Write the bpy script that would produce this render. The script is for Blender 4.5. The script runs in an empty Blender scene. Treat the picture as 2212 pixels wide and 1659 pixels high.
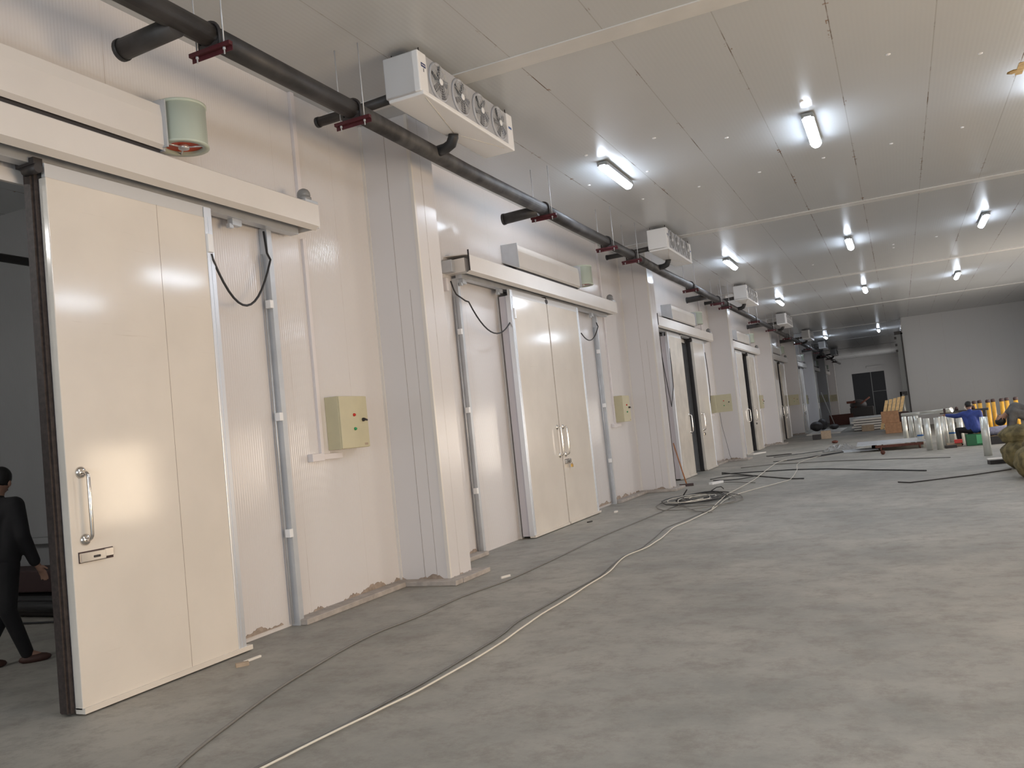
import bpy, bmesh, math, random
from mathutils import Vector, Matrix
random.seed(7)
S = bpy.context.scene
COL = S.collection

# ---------------------------------------------------------------- camera
cam_d = bpy.data.cameras.new('camera'); cam = bpy.data.objects.new('camera', cam_d); COL.objects.link(cam)
YAW, PIT, ROL, FPX = math.radians(-24.336), math.radians(3.395), math.radians(-5.850), 1835.7
f = Vector((math.sin(YAW)*math.cos(PIT), math.cos(YAW)*math.cos(PIT), math.sin(PIT)))
r0 = f.cross(Vector((0, 0, 1))).normalized(); u0 = r0.cross(f)
rr = math.cos(ROL)*r0 + math.sin(ROL)*u0; uu = -math.sin(ROL)*r0 + math.cos(ROL)*u0
cam.matrix_world = Matrix(((rr.x, uu.x, -f.x, 0), (rr.y, uu.y, -f.y, 0), (rr.z, uu.z, -f.z, 1.6), (0, 0, 0, 1)))
cam_d.sensor_width = 36.0; cam_d.lens = FPX/2212*36.0; cam_d.clip_end = 300
S.camera = cam
# ---------------------------------------------------------------- world, light, exposure
W = bpy.data.worlds.new('world'); S.world = W; W.use_nodes = True
W.node_tree.nodes['Background'].inputs[0].default_value = (1.0, .93, .84, 1)
W.node_tree.nodes['Background'].inputs[1].default_value = 0.6
S.view_settings.view_transform = 'Standard'; S.view_settings.look = 'None'
S.view_settings.gamma = 1; S.view_settings.use_curve_mapping = False
S.view_settings.exposure = 0.0
LAMP_EMIT = 50.0
H = 5.46          # ceiling height
XW = -5.52        # left wall face

def area(name, loc, rot, sx, sy, power, col):
    d = bpy.data.lights.new(name, 'AREA'); d.shape = 'RECTANGLE'; d.size = sx; d.size_y = sy
    d.energy = power; d.color = col
    o = bpy.data.objects.new(name, d); COL.objects.link(o); o.location = loc; o.rotation_euler = rot
    return o
# daylight coming in through the openings of the right wall; middle, far, back and passage lights are added fill
DAY = (1.0, .80, .60)
XR = 6.5           # right wall, outside the picture
area('daylight_loading_door', (XR+.02, 5.9, 1.35), (0, math.pi/2, 0), 2.3, 4.8, 370, (1.0, .73, .46))
area('daylight_doorway_near', (XR+.02, 14.6, 1.4), (0, math.pi/2, 0), 1.8, 1.8, 90, (1.0, .80, .58))
area('fill_light_middle', (XR+.02, 28.0, 1.5), (0, math.pi/2, 0), 2.4, 3.2, 300, (1.0, .86, .72))  # added fill light for the far walls, its doorway is invented
area('fill_light_far', (XR+.02, 35.5, 1.5), (0, math.pi/2, 0), 2.4, 3.2, 190, (1.0, .90, .80))  # added to brighten the partition, set where its reflection stays off the doors
area('fill_light_back', (2.0, -13.9, 2.4), (math.pi/2, 0, 0), 7.0, 2.8, 640, (.84, .93, 1.0))  # added cool fill from behind for the near and upper surfaces
area('fill_light_passage', (.40, 79.5, 2.4), (0, math.pi/2, 0), 3.4, 6.0, 110, (1.0, .97, .95))  # added light for the passage end, the wall here has no opening

# ---------------------------------------------------------------- materials
def nodes(m): return m.node_tree.nodes, m.node_tree.links
def mat(name, col, rough=.5, metal=0, var=0, vscale=6, col2=None, spec=.5, emit=None, es=0, bump=0, bscale=60, coat=0, trans=0):
    m = bpy.data.materials.new(name); m.use_nodes = True; N, L = nodes(m); p = N['Principled BSDF']
    p.inputs['Base Color'].default_value = (*col, 1); p.inputs['Roughness'].default_value = rough
    p.inputs['Metallic'].default_value = metal; p.inputs['Specular IOR Level'].default_value = spec
    if coat: p.inputs['Coat Weight'].default_value = coat; p.inputs['Coat Roughness'].default_value = .08
    if emit: p.inputs['Emission Color'].default_value = (*emit, 1); p.inputs['Emission Strength'].default_value = es
    tc = N.new('ShaderNodeTexCoord')
    if var or col2:
        n = N.new('ShaderNodeTexNoise'); n.inputs['Scale'].default_value = vscale; n.inputs['Detail'].default_value = 5
        L.new(tc.outputs['Object'], n.inputs['Vector'])
        cr = N.new('ShaderNodeValToRGB'); c2 = col2 or tuple(c*(1-var) for c in col)
        cr.color_ramp.elements[0].position = .35; cr.color_ramp.elements[1].position = .65
        cr.color_ramp.elements[0].color = (*c2, 1); cr.color_ramp.elements[1].color = (*col, 1)
        L.new(n.outputs['Fac'], cr.inputs['Fac']); L.new(cr.outputs['Color'], p.inputs['Base Color'])
    if bump:
        n = N.new('ShaderNodeTexNoise'); n.inputs['Scale'].default_value = bscale; n.inputs['Detail'].default_value = 4
        L.new(tc.outputs['Object'], n.inputs['Vector'])
        b = N.new('ShaderNodeBump'); b.inputs['Strength'].default_value = bump; b.inputs['Distance'].default_value = .01
        L.new(n.outputs['Fac'], b.inputs['Height']); L.new(b.outputs['Normal'], p.inputs['Normal'])
    return m

def math_n(N, L, op, a, b=None, c=None):
    n = N.new('ShaderNodeMath'); n.operation = op
    for i, v in enumerate((a, b, c)):
        if v is None: continue
        if isinstance(v, (int, float)): n.inputs[i].default_value = v
        else: L.new(v, n.inputs[i])
    return n.outputs[0]
def mixc(N, L, fac, a, b):
    n = N.new('ShaderNodeMix'); n.data_type = 'RGBA'
    if isinstance(fac, (int, float)): n.inputs[0].default_value = fac
    else: L.new(fac, n.inputs[0])
    for i, v in ((6, a), (7, b)):
        if isinstance(v, tuple): n.inputs[i].default_value = (*v, 1)
        else: L.new(v, n.inputs[i])
    return n.outputs[2]

def panel_mat(name, col, axis, offset, width, seamcol, rough, rib_period=.03, rib=.25, patchy=.5, dirt=.06, seam_w=.006, stain=None, zdirt=False):
    """coated sandwich panel: fine micro-ribs, joints every `width` metres along `axis`"""
    m = bpy.data.materials.new(name); m.use_nodes = True; N, L = nodes(m); p = N['Principled BSDF']
    tc = N.new('ShaderNodeTexCoord'); sep = N.new('ShaderNodeSeparateXYZ'); L.new(tc.outputs['Object'], sep.inputs[0])
    ax = sep.outputs[axis]
    t = math_n(N, L, 'DIVIDE', math_n(N, L, 'SUBTRACT', ax, offset), width)
    fr = math_n(N, L, 'FRACT', math_n(N, L, 'ADD', t, 100.5))
    d = math_n(N, L, 'MULTIPLY', math_n(N, L, 'ABSOLUTE', math_n(N, L, 'SUBTRACT', fr, .5)), width)
    line = math_n(N, L, 'LESS_THAN', d, seam_w)
    nz = N.new('ShaderNodeTexNoise'); nz.inputs['Scale'].default_value = .7; nz.inputs['Detail'].default_value = 6
    nz.inputs['Roughness'].default_value = .7; L.new(tc.outputs['Object'], nz.inputs['Vector'])
    pm = N.new('ShaderNodeMapRange'); pm.inputs['From Min'].default_value = patchy; pm.inputs['From Max'].default_value = patchy+.12
    L.new(nz.outputs['Fac'], pm.inputs['Value'])
    seam = math_n(N, L, 'MULTIPLY', line, math_n(N, L, 'ADD', math_n(N, L, 'MULTIPLY', pm.outputs[0], .75), .25))
    n2 = N.new('ShaderNodeTexNoise'); n2.inputs['Scale'].default_value = .9; n2.inputs['Detail'].default_value = 8
    L.new(tc.outputs['Object'], n2.inputs['Vector'])
    base = mixc(N, L, math_n(N, L, 'MULTIPLY', n2.outputs['Fac'], dirt*2), col, tuple(c*.75 for c in col))
    base = mixc(N, L, seam, base, seamcol)
    if stain:      # rust blots that follow the joints
        n3 = N.new('ShaderNodeTexNoise'); n3.inputs['Scale'].default_value = 9; n3.inputs['Detail'].default_value = 4
        L.new(tc.outputs['Object'], n3.inputs['Vector'])
        near = math_n(N, L, 'LESS_THAN', d, .03)
        blot = math_n(N, L, 'MULTIPLY', near, math_n(N, L, 'GREATER_THAN', n3.outputs['Fac'], .62))
        blot = math_n(N, L, 'MULTIPLY', blot, pm.outputs[0])
        base = mixc(N, L, blot, base, stain)
    L.new(base, p.inputs['Base Color'])
    p.inputs['Roughness'].default_value = rough
    wv = math_n(N, L, 'SINE', math_n(N, L, 'MULTIPLY', ax, 2*math.pi/rib_period))
    b = N.new('ShaderNodeBump'); b.inputs['Strength'].default_value = rib; b.inputs['Distance'].default_value = .004
    n4 = N.new('ShaderNodeTexNoise'); n4.inputs['Scale'].default_value = 2.2; n4.inputs['Detail'].default_value = 2
    L.new(tc.outputs['Object'], n4.inputs['Vector'])
    hgt = math_n(N, L, 'ADD', math_n(N, L, 'MULTIPLY', wv, .3), math_n(N, L, 'MULTIPLY', n4.outputs['Fac'], 1.5))
    L.new(hgt, b.inputs['Height']); L.new(b.outputs['Normal'], p.inputs['Normal'])
    return m

M = {}
M['wall'] = panel_mat('wall_panel_cream', (.765, .735, .73), 1, .86, 1.0, (.56, .51, .48), .13, rib=.45, patchy=.52, seam_w=.004)
M['wallx'] = panel_mat('wall_panel_cross', (.60, .595, .59), 0, .3, 1.0, (.5, .48, .46), .25, patchy=.52)
M['pillar_front'] = panel_mat('pillar_cladding', (.74, .71, .705), 1, .03, 5.0, (.35, .30, .26), .2)
M['ceil'] = panel_mat('ceiling_panel', (.62, .64, .655), 0, -4.23, 1.004, (.14, .085, .05), .24, rib_period=.05, rib=.14, patchy=.5, dirt=.1, seam_w=.006, stain=(.25, .12, .05))
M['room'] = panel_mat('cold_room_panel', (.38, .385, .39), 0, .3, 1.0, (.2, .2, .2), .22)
M['strip'] = mat('ceiling_flashing', (.76, .755, .74), .35, var=.1, vscale=2)
M['door'] = mat('door_leaf_cream', (.80, .735, .655), .11, var=.07, vscale=1.6, bump=.025, bscale=2)
M['doordirty'] = mat('door_leaf_smeared', (.76, .69, .60), .24, var=.16, vscale=3, bump=.06, bscale=3)
M['doorside'] = mat('door_edge_lilac', (.60, .57, .61), .4)
M['cover'] = mat('rail_cover_cream', (.79, .745, .70), .25, var=.04, vscale=2)
M['rubber'] = mat('black_rubber', (.032, .028, .028), .55)
M['rubber_brown'] = mat('dusty_brown_rubber', (.055, .04, .036), .6, var=.5, vscale=30)
M['galv'] = mat('galvanised_steel', (.60, .62, .65), .36, .3, var=.1, vscale=5)
M['alu'] = mat('aluminium_trim', (.78, .79, .82), .28, .55)
M['steel'] = mat('stainless_steel', (.80, .76, .72), .12, 1)
M['white'] = mat('white_enamel', (.90, .90, .91), .3)
M['plastic'] = mat('white_plastic', (.78, .73, .73), .35)
M['fan_grey'] = mat('fan_shroud_plastic', (.46, .47, .50), .35, spec=.5)
M['fan_mesh'] = mat('fan_blade_grey', (.15, .152, .17), .4)
M['fan_back'] = mat('fan_opening_dark', (.13, .13, .145), .5)
M['fan_wire'] = mat('fan_guard_wire', (.62, .62, .62), .35, .4)
M['drum'] = mat('drum_mint_enamel', (.60, .66, .56), .28)
M['orange'] = mat('orange_impeller', (.80, .10, .03), .4)
M['olive'] = mat('cabinet_olive_beige', (.60, .55, .37), .4, var=.05)
M['red'] = mat('red_button', (.6, .03, .02), .25)
M['green'] = mat('green_button', (.02, .32, .12), .25)
M['pipe'] = mat('pipe_black_foam', (.055, .052, .052), .5, var=.45, vscale=4, col2=(.028, .026, .027), bump=.3, bscale=14)
M['pipedust'] = mat('pipe_dusty_foam', (.10, .095, .092), .55, col2=(.035, .032, .033), vscale=5, bump=.3, bscale=14)
M['redoxide'] = mat('red_oxide_bar', (.10, .016, .022), .55, var=.3, vscale=20)
M['concrete'] = None
M['kerb'] = mat('kerb_mortar', (.50, .45, .41), .8, var=.25, vscale=9, bump=.4, bscale=30)
M['smear'] = mat('mortar_smear', (.42, .34, .28), .9, var=.3, vscale=14)
M['cable_white'] = mat('cable_white', (.72, .68, .60), .45)
M['cable_grey'] = mat('cable_grey', (.20, .19, .175), .5)
M['cable_black'] = mat('cable_black', (.03, .03, .032), .45)
M['wood'] = mat('orange_wood', (.45, .17, .05), .5, var=.3, vscale=20)
M['card'] = mat('cardboard', (.36, .20, .11), .8, var=.25, vscale=10)
M['card2'] = mat('pale_cardboard', (.48, .37, .27), .8, var=.15, vscale=10)
M['plank'] = mat('yellow_plank', (.95, .66, .32), .5, var=.2, vscale=12)
M['panelwhite'] = mat('bare_panel_white', (.84, .80, .74), .3)
M['gapshade'] = mat('panel_gap_shade', (.10, .09, .085), .7)
M['foil'] = mat('foil_cladding', (.76, .77, .72), .3, .45, var=.06, vscale=8)
M['tape_blue'] = mat('blue_tape', (.02, .12, .35), .4)
M['yellow'] = mat('yellow_pipe_shell', (.75, .42, .05), .4, var=.2, vscale=10)
M['darkcap'] = mat('dark_brown_cap', (.06, .035, .035), .6)
M['sack'] = mat('olive_woven_sack', (.27, .22, .10), .85, col2=(.10, .085, .04), vscale=7, bump=1.0, bscale=12)
M['jacket_blue'] = mat('jacket_blue', (.045, .08, .34), .75, var=.35, vscale=9)
M['jacket_grey'] = mat('jacket_grey', (.16, .155, .15), .85, var=.4, vscale=8)
M['cloth_black'] = mat('clothes_black', (.012, .011, .013), .8, var=.3, vscale=9)
M['skin'] = mat('skin', (.36, .20, .14), .55)
M['hair'] = mat('hair_black', (.008, .007, .007), .5)
M['shoe'] = mat('shoe_brown', (.07, .03, .022), .6)
M['crate_green'] = mat('green_crate', (.02, .16, .06), .4)
M['crate_light'] = mat('pale_green_label', (.12, .50, .22), .5)
M['redbox'] = mat('red_plastic', (.65, .04, .03), .4)
M['film'] = mat('bluish_film_bundle', (.50, .48, .62), .3, var=.3, vscale=25)
M['dark'] = mat('dark_steel', (.04, .035, .035), .5)
M['darkgate'] = mat('dark_gate_sheet', (.022, .024, .03), .5)
M['rust'] = mat('rusty_steel', (.16, .05, .03), .7, var=.4, vscale=20)
M['labelblue'] = mat('label_dark_blue', (.03, .05, .16), .35)
M['dome'] = mat('smoky_grey_dome', (.25, .25, .25), .2, spec=.6)
M['lamp_grey'] = mat('lamp_housing_grey', (.25, .26, .26), .4)
M['lamp_on'] = mat('lamp_diffuser_lit', (.9, .9, .9), .3, emit=(.86, .97, 1.12), es=LAMP_EMIT)
M['lamp_off'] = mat('lamp_diffuser_unlit', (.7, .7, .7), .3)
M['bulb'] = mat('fill_bulb_lit', (.9, .9, .9), .3, emit=(1, .97, .93), es=1500)
M['hanger'] = mat('hanger_rail_grey', (.62, .61, .60), .4)
M['brass'] = mat('brass_padlock', (.75, .45, .12), .25, 1)

def scratched(m):
    N, L = nodes(m); p = N['Principled BSDF']; src = p.inputs['Base Color'].links[0].from_socket
    tc = N.new('ShaderNodeTexCoord'); mp_ = N.new('ShaderNodeMapping'); mp_.inputs['Scale'].default_value = (1, 1.1, 26); mp_.inputs['Rotation'].default_value = (.1, 0, 0)
    L.new(tc.outputs['Object'], mp_.inputs['Vector'])
    n = N.new('ShaderNodeTexNoise'); n.inputs['Scale'].default_value = 1.6; n.inputs['Detail'].default_value = 7; n.inputs['Roughness'].default_value = .65
    L.new(mp_.outputs[0], n.inputs['Vector'])
    r = N.new('ShaderNodeMapRange'); r.inputs['From Min'].default_value = .62; r.inputs['From Max'].default_value = .72; L.new(n.outputs['Fac'], r.inputs['Value'])
    n2 = N.new('ShaderNodeTexNoise'); n2.inputs['Scale'].default_value = 1.3; L.new(tc.outputs['Object'], n2.inputs['Vector'])
    r2 = N.new('ShaderNodeMapRange'); r2.inputs['From Min'].default_value = .5; r2.inputs['From Max'].default_value = .62; L.new(n2.outputs['Fac'], r2.inputs['Value'])
    L.new(mixc(N, L, math_n(N, L, 'MULTIPLY', math_n(N, L, 'MULTIPLY', r.outputs[0], r2.outputs[0]), .3), src, (.46, .36, .26)), p.inputs['Base Color'])
scratched(M['door'])
def concrete():
    m = bpy.data.materials.new('floor_concrete'); m.use_nodes = True; N, L = nodes(m); p = N['Principled BSDF']
    tc = N.new('ShaderNodeTexCoord')
    def noise(s, det, rg=.6):
        n = N.new('ShaderNodeTexNoise'); n.inputs['Scale'].default_value = s; n.inputs['Detail'].default_value = det
        n.inputs['Roughness'].default_value = rg; L.new(tc.outputs['Object'], n.inputs['Vector']); return n.outputs['Fac']
    a = noise(.45, 9, .72); b = noise(3.2, 10, .8); c = noise(26, 6, .7)
    def ramp(fac, lo, hi):
        r = N.new('ShaderNodeMapRange'); r.inputs['From Min'].default_value = lo; r.inputs['From Max'].default_value = hi
        L.new(fac, r.inputs['Value']); return r.outputs[0]
    base = mixc(N, L, ramp(a, .4, .6), (.275, .268, .24), (.405, .385, .34))
    base = mixc(N, L, math_n(N, L, 'MULTIPLY', ramp(b, .48, .64), .6), base, (.22, .195, .17))
    base = mixc(N, L, math_n(N, L, 'MULTIPLY', ramp(c, .58, .75), .25), base, (.44, .42, .37))
    L.new(base, p.inputs['Base Color']); L.new(math_n(N, L, 'ADD', math_n(N, L, 'MULTIPLY', b, .3), .38), p.inputs['Roughness'])
    p.inputs['Specular IOR Level'].default_value = .35
    bp = N.new('ShaderNodeBump'); bp.inputs['Strength'].default_value = .25; bp.inputs['Distance'].default_value = .01
    L.new(b, bp.inputs['Height']); L.new(bp.outputs['Normal'], p.inputs['Normal'])
    return m
M['concrete'] = concrete()

# ---------------------------------------------------------------- mesh helpers (all geometry in world metres)
class MB:
    def __init__(s): s.b = bmesh.new()
    def box(s, x0, x1, y0, y1, z0, z1, bev=0):
        b = s.b; vs = [b.verts.new((x, y, z)) for x in (x0, x1) for y in (y0, y1) for z in (z0, z1)]
        fs = [(0, 1, 3, 2), (4, 6, 7, 5), (0, 4, 5, 1), (2, 3, 7, 6), (0, 2, 6, 4), (1, 5, 7, 3)]
        ff = [b.faces.new([vs[i] for i in q]) for q in fs]
        if bev:
            ed = list({e for q in ff for e in q.edges})
            bmesh.ops.bevel(b, geom=ed, offset=bev, segments=2, profile=.5, affect='EDGES')
        return s
    def obox(s, c, ux, uy, uz, hx, hy, hz):
        c = Vector(c); ux, uy, uz = (Vector(v).normalized() for v in (ux, uy, uz)); b = s.b
        vs = [b.verts.new(c + ux*hx*i + uy*hy*j + uz*hz*k) for i in (-1, 1) for j in (-1, 1) for k in (-1, 1)]
        for q in [(0, 1, 3, 2), (4, 6, 7, 5), (0, 4, 5, 1), (2, 3, 7, 6), (0, 2, 6, 4), (1, 5, 7, 3)]:
            b.faces.new([vs[i] for i in q])
        return s
    def tube(s, pts, r, seg=10, caps=True, smooth=True):
        b = s.b; pts = [Vector(p) for p in pts]; rings = []
        n = len(pts); rs = r if isinstance(r, (list, tuple)) else [r]*n
        t0 = (pts[1]-pts[0]).normalized(); up = Vector((0, 0, 1)) if abs(t0.z) < .9 else Vector((1, 0, 0))
        a = t0.cross(up).normalized()
        for i, p in enumerate(pts):
            if i == 0: t = pts[1]-pts[0]
            elif i == n-1: t = pts[-1]-pts[-2]
            else: t = (pts[i+1]-pts[i]).normalized() + (pts[i]-pts[i-1]).normalized()
            t = t.normalized() if t.length > 1e-9 else t0
            a = (a - t*a.dot(t)).normalized(); c = t.cross(a)
            rings.append([b.verts.new(p + (a*math.cos(q)+c*math.sin(q))*rs[i]) for q in [2*math.pi*k/seg for k in range(seg)]])
        for i in range(n-1):
            for k in range(seg):
                fc = b.faces.new((rings[i][k], rings[i][(k+1) % seg], rings[i+1][(k+1) % seg], rings[i+1][k])); fc.smooth = smooth
        if caps: b.faces.new(rings[0][::-1]); b.faces.new(rings[-1])
        return s
    def lathe(s, c, prof, seg=20, axis='z'):
        b = s.b; rings = []
        for (r, h) in prof:
            ring = []
            for k in range(seg):
                q = 2*math.pi*k/seg; u, v = r*math.cos(q), r*math.sin(q)
                o = {'z': (u, v, h), 'x': (h, u, v), 'y': (u, h, v)}[axis]
                ring.append(b.verts.new(Vector(c)+Vector(o)))
            rings.append(ring)
        for i in range(len(rings)-1):
            for k in range(seg):
                fc = b.faces.new((rings[i][k], rings[i][(k+1) % seg], rings[i+1][(k+1) % seg], rings[i+1][k])); fc.smooth = True
        if prof[0][0] > 1e-5: b.faces.new(rings[0][::-1])
        if prof[-1][0] > 1e-5: b.faces.new(rings[-1])
        return s
    def prism_y(s, prof, y0, y1, close=True):      # profile in (x,z), extruded along y
        b = s.b; A = [b.verts.new((x, y0, z)) for x, z in prof]; B = [b.verts.new((x, y1, z)) for x, z in prof]
        n = len(prof)
        for i in range(n): b.faces.new((A[i], A[(i+1) % n], B[(i+1) % n], B[i]))
        b.faces.new(A[::-1]); b.faces.new(B)
        return s
    def ellipsoid(s, c, rx, ry, rz, seg=16, rings=10):
        g = bmesh.ops.create_uvsphere(s.b, u_segments=seg, v_segments=rings, radius=1)
        for v in g['verts']: v.co = Vector((v.co.x*rx, v.co.y*ry, v.co.z*rz)) + Vector(c)
        for v in g['verts']:
            for q in v.link_faces: q.smooth = True
        return s
    def build(s, name, m, parent=None, origin=None):
        bmesh.ops.recalc_face_normals(s.b, faces=s.b.faces)
        if parent is not None: o0 = Vector(parent['_w'])
        elif origin is not None: o0 = Vector(origin)
        else:
            xs = [v.co for v in s.b.verts]
            o0 = Vector(((min(v.x for v in xs)+max(v.x for v in xs))/2, (min(v.y for v in xs)+max(v.y for v in xs))/2, min(v.z for v in xs)))
        for v in s.b.verts: v.co -= o0
        me = bpy.data.meshes.new(name); s.b.to_mesh(me); s.b.free()
        for mm in (m if isinstance(m, (list, tuple)) else [m]): me.materials.append(mm)
        o = bpy.data.objects.new(name, me); COL.objects.link(o)
        if parent is not None: o.parent = parent
        else: o.location = o0
        o['_w'] = tuple(o0)
        return o
def tag(o, label=None, cat=None, group=None, kind=None):
    if label: o['label'] = label
    if cat: o['category'] = cat
    if group: o['group'] = group
    if kind: o['kind'] = kind
    return o
def thing(name, loc, label, cat, group=None, kind=None):
    o = bpy.data.objects.new(name, None); o.empty_display_size = .2; COL.objects.link(o); o.location = loc; o['_w'] = tuple(loc)
    return tag(o, label, cat, group, kind)
def dup(root, off, label=None):
    c = root.copy(); COL.objects.link(c); c.location = Vector(root.location)+Vector(off); c['_w'] = tuple(c.location)
    if label: c['label'] = label
    for ch in list(root.children):
        k = ch.copy(); COL.objects.link(k); k.parent = c
        for g in list(ch.children):
            q = g.copy(); COL.objects.link(q); q.parent = k
    return c
ORD = ['nearest the camera', 'second from the camera', 'third from the camera', 'fourth from the camera', 'fifth from the camera',
       'sixth from the camera', 'seventh from the camera', 'eighth and last from the camera']

# ---------------------------------------------------------------- setting
B = [0, 10, 20, 29.9, 39.7, 49.5, 59.4, 69.3]         # start of each bay along the wall
PIL = [8.5, 18.67, 28.45, 38.3, 48.1, 58.0, 67.8, 77.6]   # pillar near faces
YEND = 86.0
def st(o, label, cat): return tag(o, label, cat, kind='structure')
st(MB().box(-16, 6.7, -14, YEND+.2, -.15, 0).build('floor', M['concrete'], origin=(0, 0, 0)), 'bare grey-green concrete floor of the long hall', 'floor')
CEIL = st(MB().box(-16, 6.7, -14, YEND+.2, H, H+.12).build('ceiling', M['ceil'], origin=(0, 0, 0)), 'flat glossy grey panel ceiling with rusty joints', 'ceiling')
w = MB(); y = -14.0
OPEN = []
for b0 in B:
    yc = b0+3.4; OPEN.append((yc-1.42, yc+1.42))
for a, c in OPEN:
    w.box(XW-.12, XW, y, a, 0, H); w.box(XW-.12, XW, a, c, 3.78, H); y = c
w.box(XW-.12, XW, y, YEND, 0, H)
st(w.build('wall_left', M['wall'], origin=(0, 0, 0)), 'long cream panel wall with a row of sliding cold room doors', 'wall')
n = 1
for k, p in enumerate(PIL):
    o = MB().box(XW, -4.85, p, p+.51, 0, H, bev=0).build('trim_%d' % n, M['pillar_front'], origin=(0, p+.2, 0)); n += 1
    st(o, 'cream panel-clad pillar standing against the left wall, ' + ORD[k], 'pillar')
    tr = MB()   # thin corner flashings where the cladding meets the wall and on the outer corner
    tr.box(XW, XW+.035, p-.012, p, 0, H); tr.box(-4.885, -4.846, p-.006, p+.03, 0.0, H)
    tr.build('corner_flashing', M['cover'], o)
    if k > 1: continue
    MB().tube([(-5.18, p, .05), (-5.18, p, H)], .0022, 4).build('panel_joint', M['smear'], o)
    MB().tube([(-5.02, p, .05), (-5.02, p, 3.4)], .0018, 4).build('panel_joint', M['smear'], o)
rw = MB(); rw.box(XR+.05, XR+.2, -14, 3.4, 0, H).box(XR+.05, XR+.2, 3.4, 8.4, 2.6, H); yy = 8.4
for yd, hw, tp in ((14.6, .95, 2.35), (28.0, 1.65, 2.75), (35.5, 1.65, 2.75)):  # the two farther openings are added for the fill lights
    rw.box(XR+.05, XR+.2, yy, yd-hw, 0, H).box(XR+.05, XR+.2, yd-hw, yd+hw, tp, H).box(XR+.05, XR+.2, yd-hw, yd+hw, 0, .25); yy = yd+hw
rw.box(XR+.05, XR+.2, yy, 47, 0, H)
st(rw.build('wall_right', M['wall'], origin=(0, 0, 0)), 'cream panel wall on the right side of the hall', 'wall')
st(MB().box(-5.6, -1.6, -14.1, -14, 0, H).box(5.6, 6.7, -14.1, -14, 0, H).box(-1.6, 5.6, -14.1, -14, 3.9, H).build('wall_back', M['wallx'], origin=(0, 0, 0)), 'cream panel wall behind the camera', 'wall')
st(MB().box(.42, 6.7, 47.0, 47.15, 0, H).build('wall_partition', M['wallx'], origin=(0, 0, 0)), 'grey partition wall closing the right part of the hall', 'wall')
st(MB().box(.42, .57, 47.15, YEND, 0, H).build('wall_passage_right', M['wall'], origin=(0, 0, 0)), 'right hand wall of the far passage', 'wall')
st(MB().box(-16, -3.9, YEND, YEND+.15, 0, H).box(-3.9, -1.1, YEND, YEND+.15, 4.0, H).box(-1.1, .6, YEND, YEND+.15, 0, H).build('wall_end', M['wallx'], origin=(0, 0, 0)), 'grey end wall of the far passage with a dark gate', 'wall')
# dark gate in the end wall
g = thing('door_1', (-2.5, YEND+.06, 0), 'tall dark double gate in the far end wall', 'gate', kind='structure')
MB().box(-3.9, -2.28, YEND+.04, YEND+.1, 0, 4.0).build('gate_leaf', M['darkgate'], g)
MB().box(-2.26, -1.1, YEND+.04, YEND+.1, 0, 4.0).build('gate_leaf', M['darkgate'], g)
MB().box(-2.30, -2.23, YEND+.0, YEND+.1, 0, 4.0).box(-2.23, -1.1, YEND, YEND+.04, 2.15, 2.19).build('gate_frame', M['lamp_grey'], g)
MB().box(-2.55, -1.2, YEND-.12, YEND+.0, 4.35, 4.55).build('gate_track', M['wallx'], g)
# ceiling flashings across the hall
for y0 in (8.05, 18.1, 28.2, 38.2, 48.2, 58.0, 68, 78):
    x1 = XR+.04 if y0 < 47 else .41
    st(MB().prism_y([(XW, H), (XW, H-.012), (x1, H-.012), (x1, H)], y0-.14, y0+.14).build('trim_%d' % n, M['strip']), 'pale flat flashing strip across the ceiling at %s' % ('the hall' if y0 < 47 else 'the far passage'), 'ceiling strip'); n += 1
# cold rooms behind the left wall
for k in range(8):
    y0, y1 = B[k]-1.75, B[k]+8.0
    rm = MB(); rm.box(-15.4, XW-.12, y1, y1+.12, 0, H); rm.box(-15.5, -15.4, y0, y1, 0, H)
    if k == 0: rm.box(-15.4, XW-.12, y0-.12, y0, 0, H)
    st(rm.build('wall_cold_room_%d' % (k+1), M['room'], origin=(0, 0, 0)), 'dim grey cold room wall seen through the doorway %s' % ORD[k], 'wall')
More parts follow.
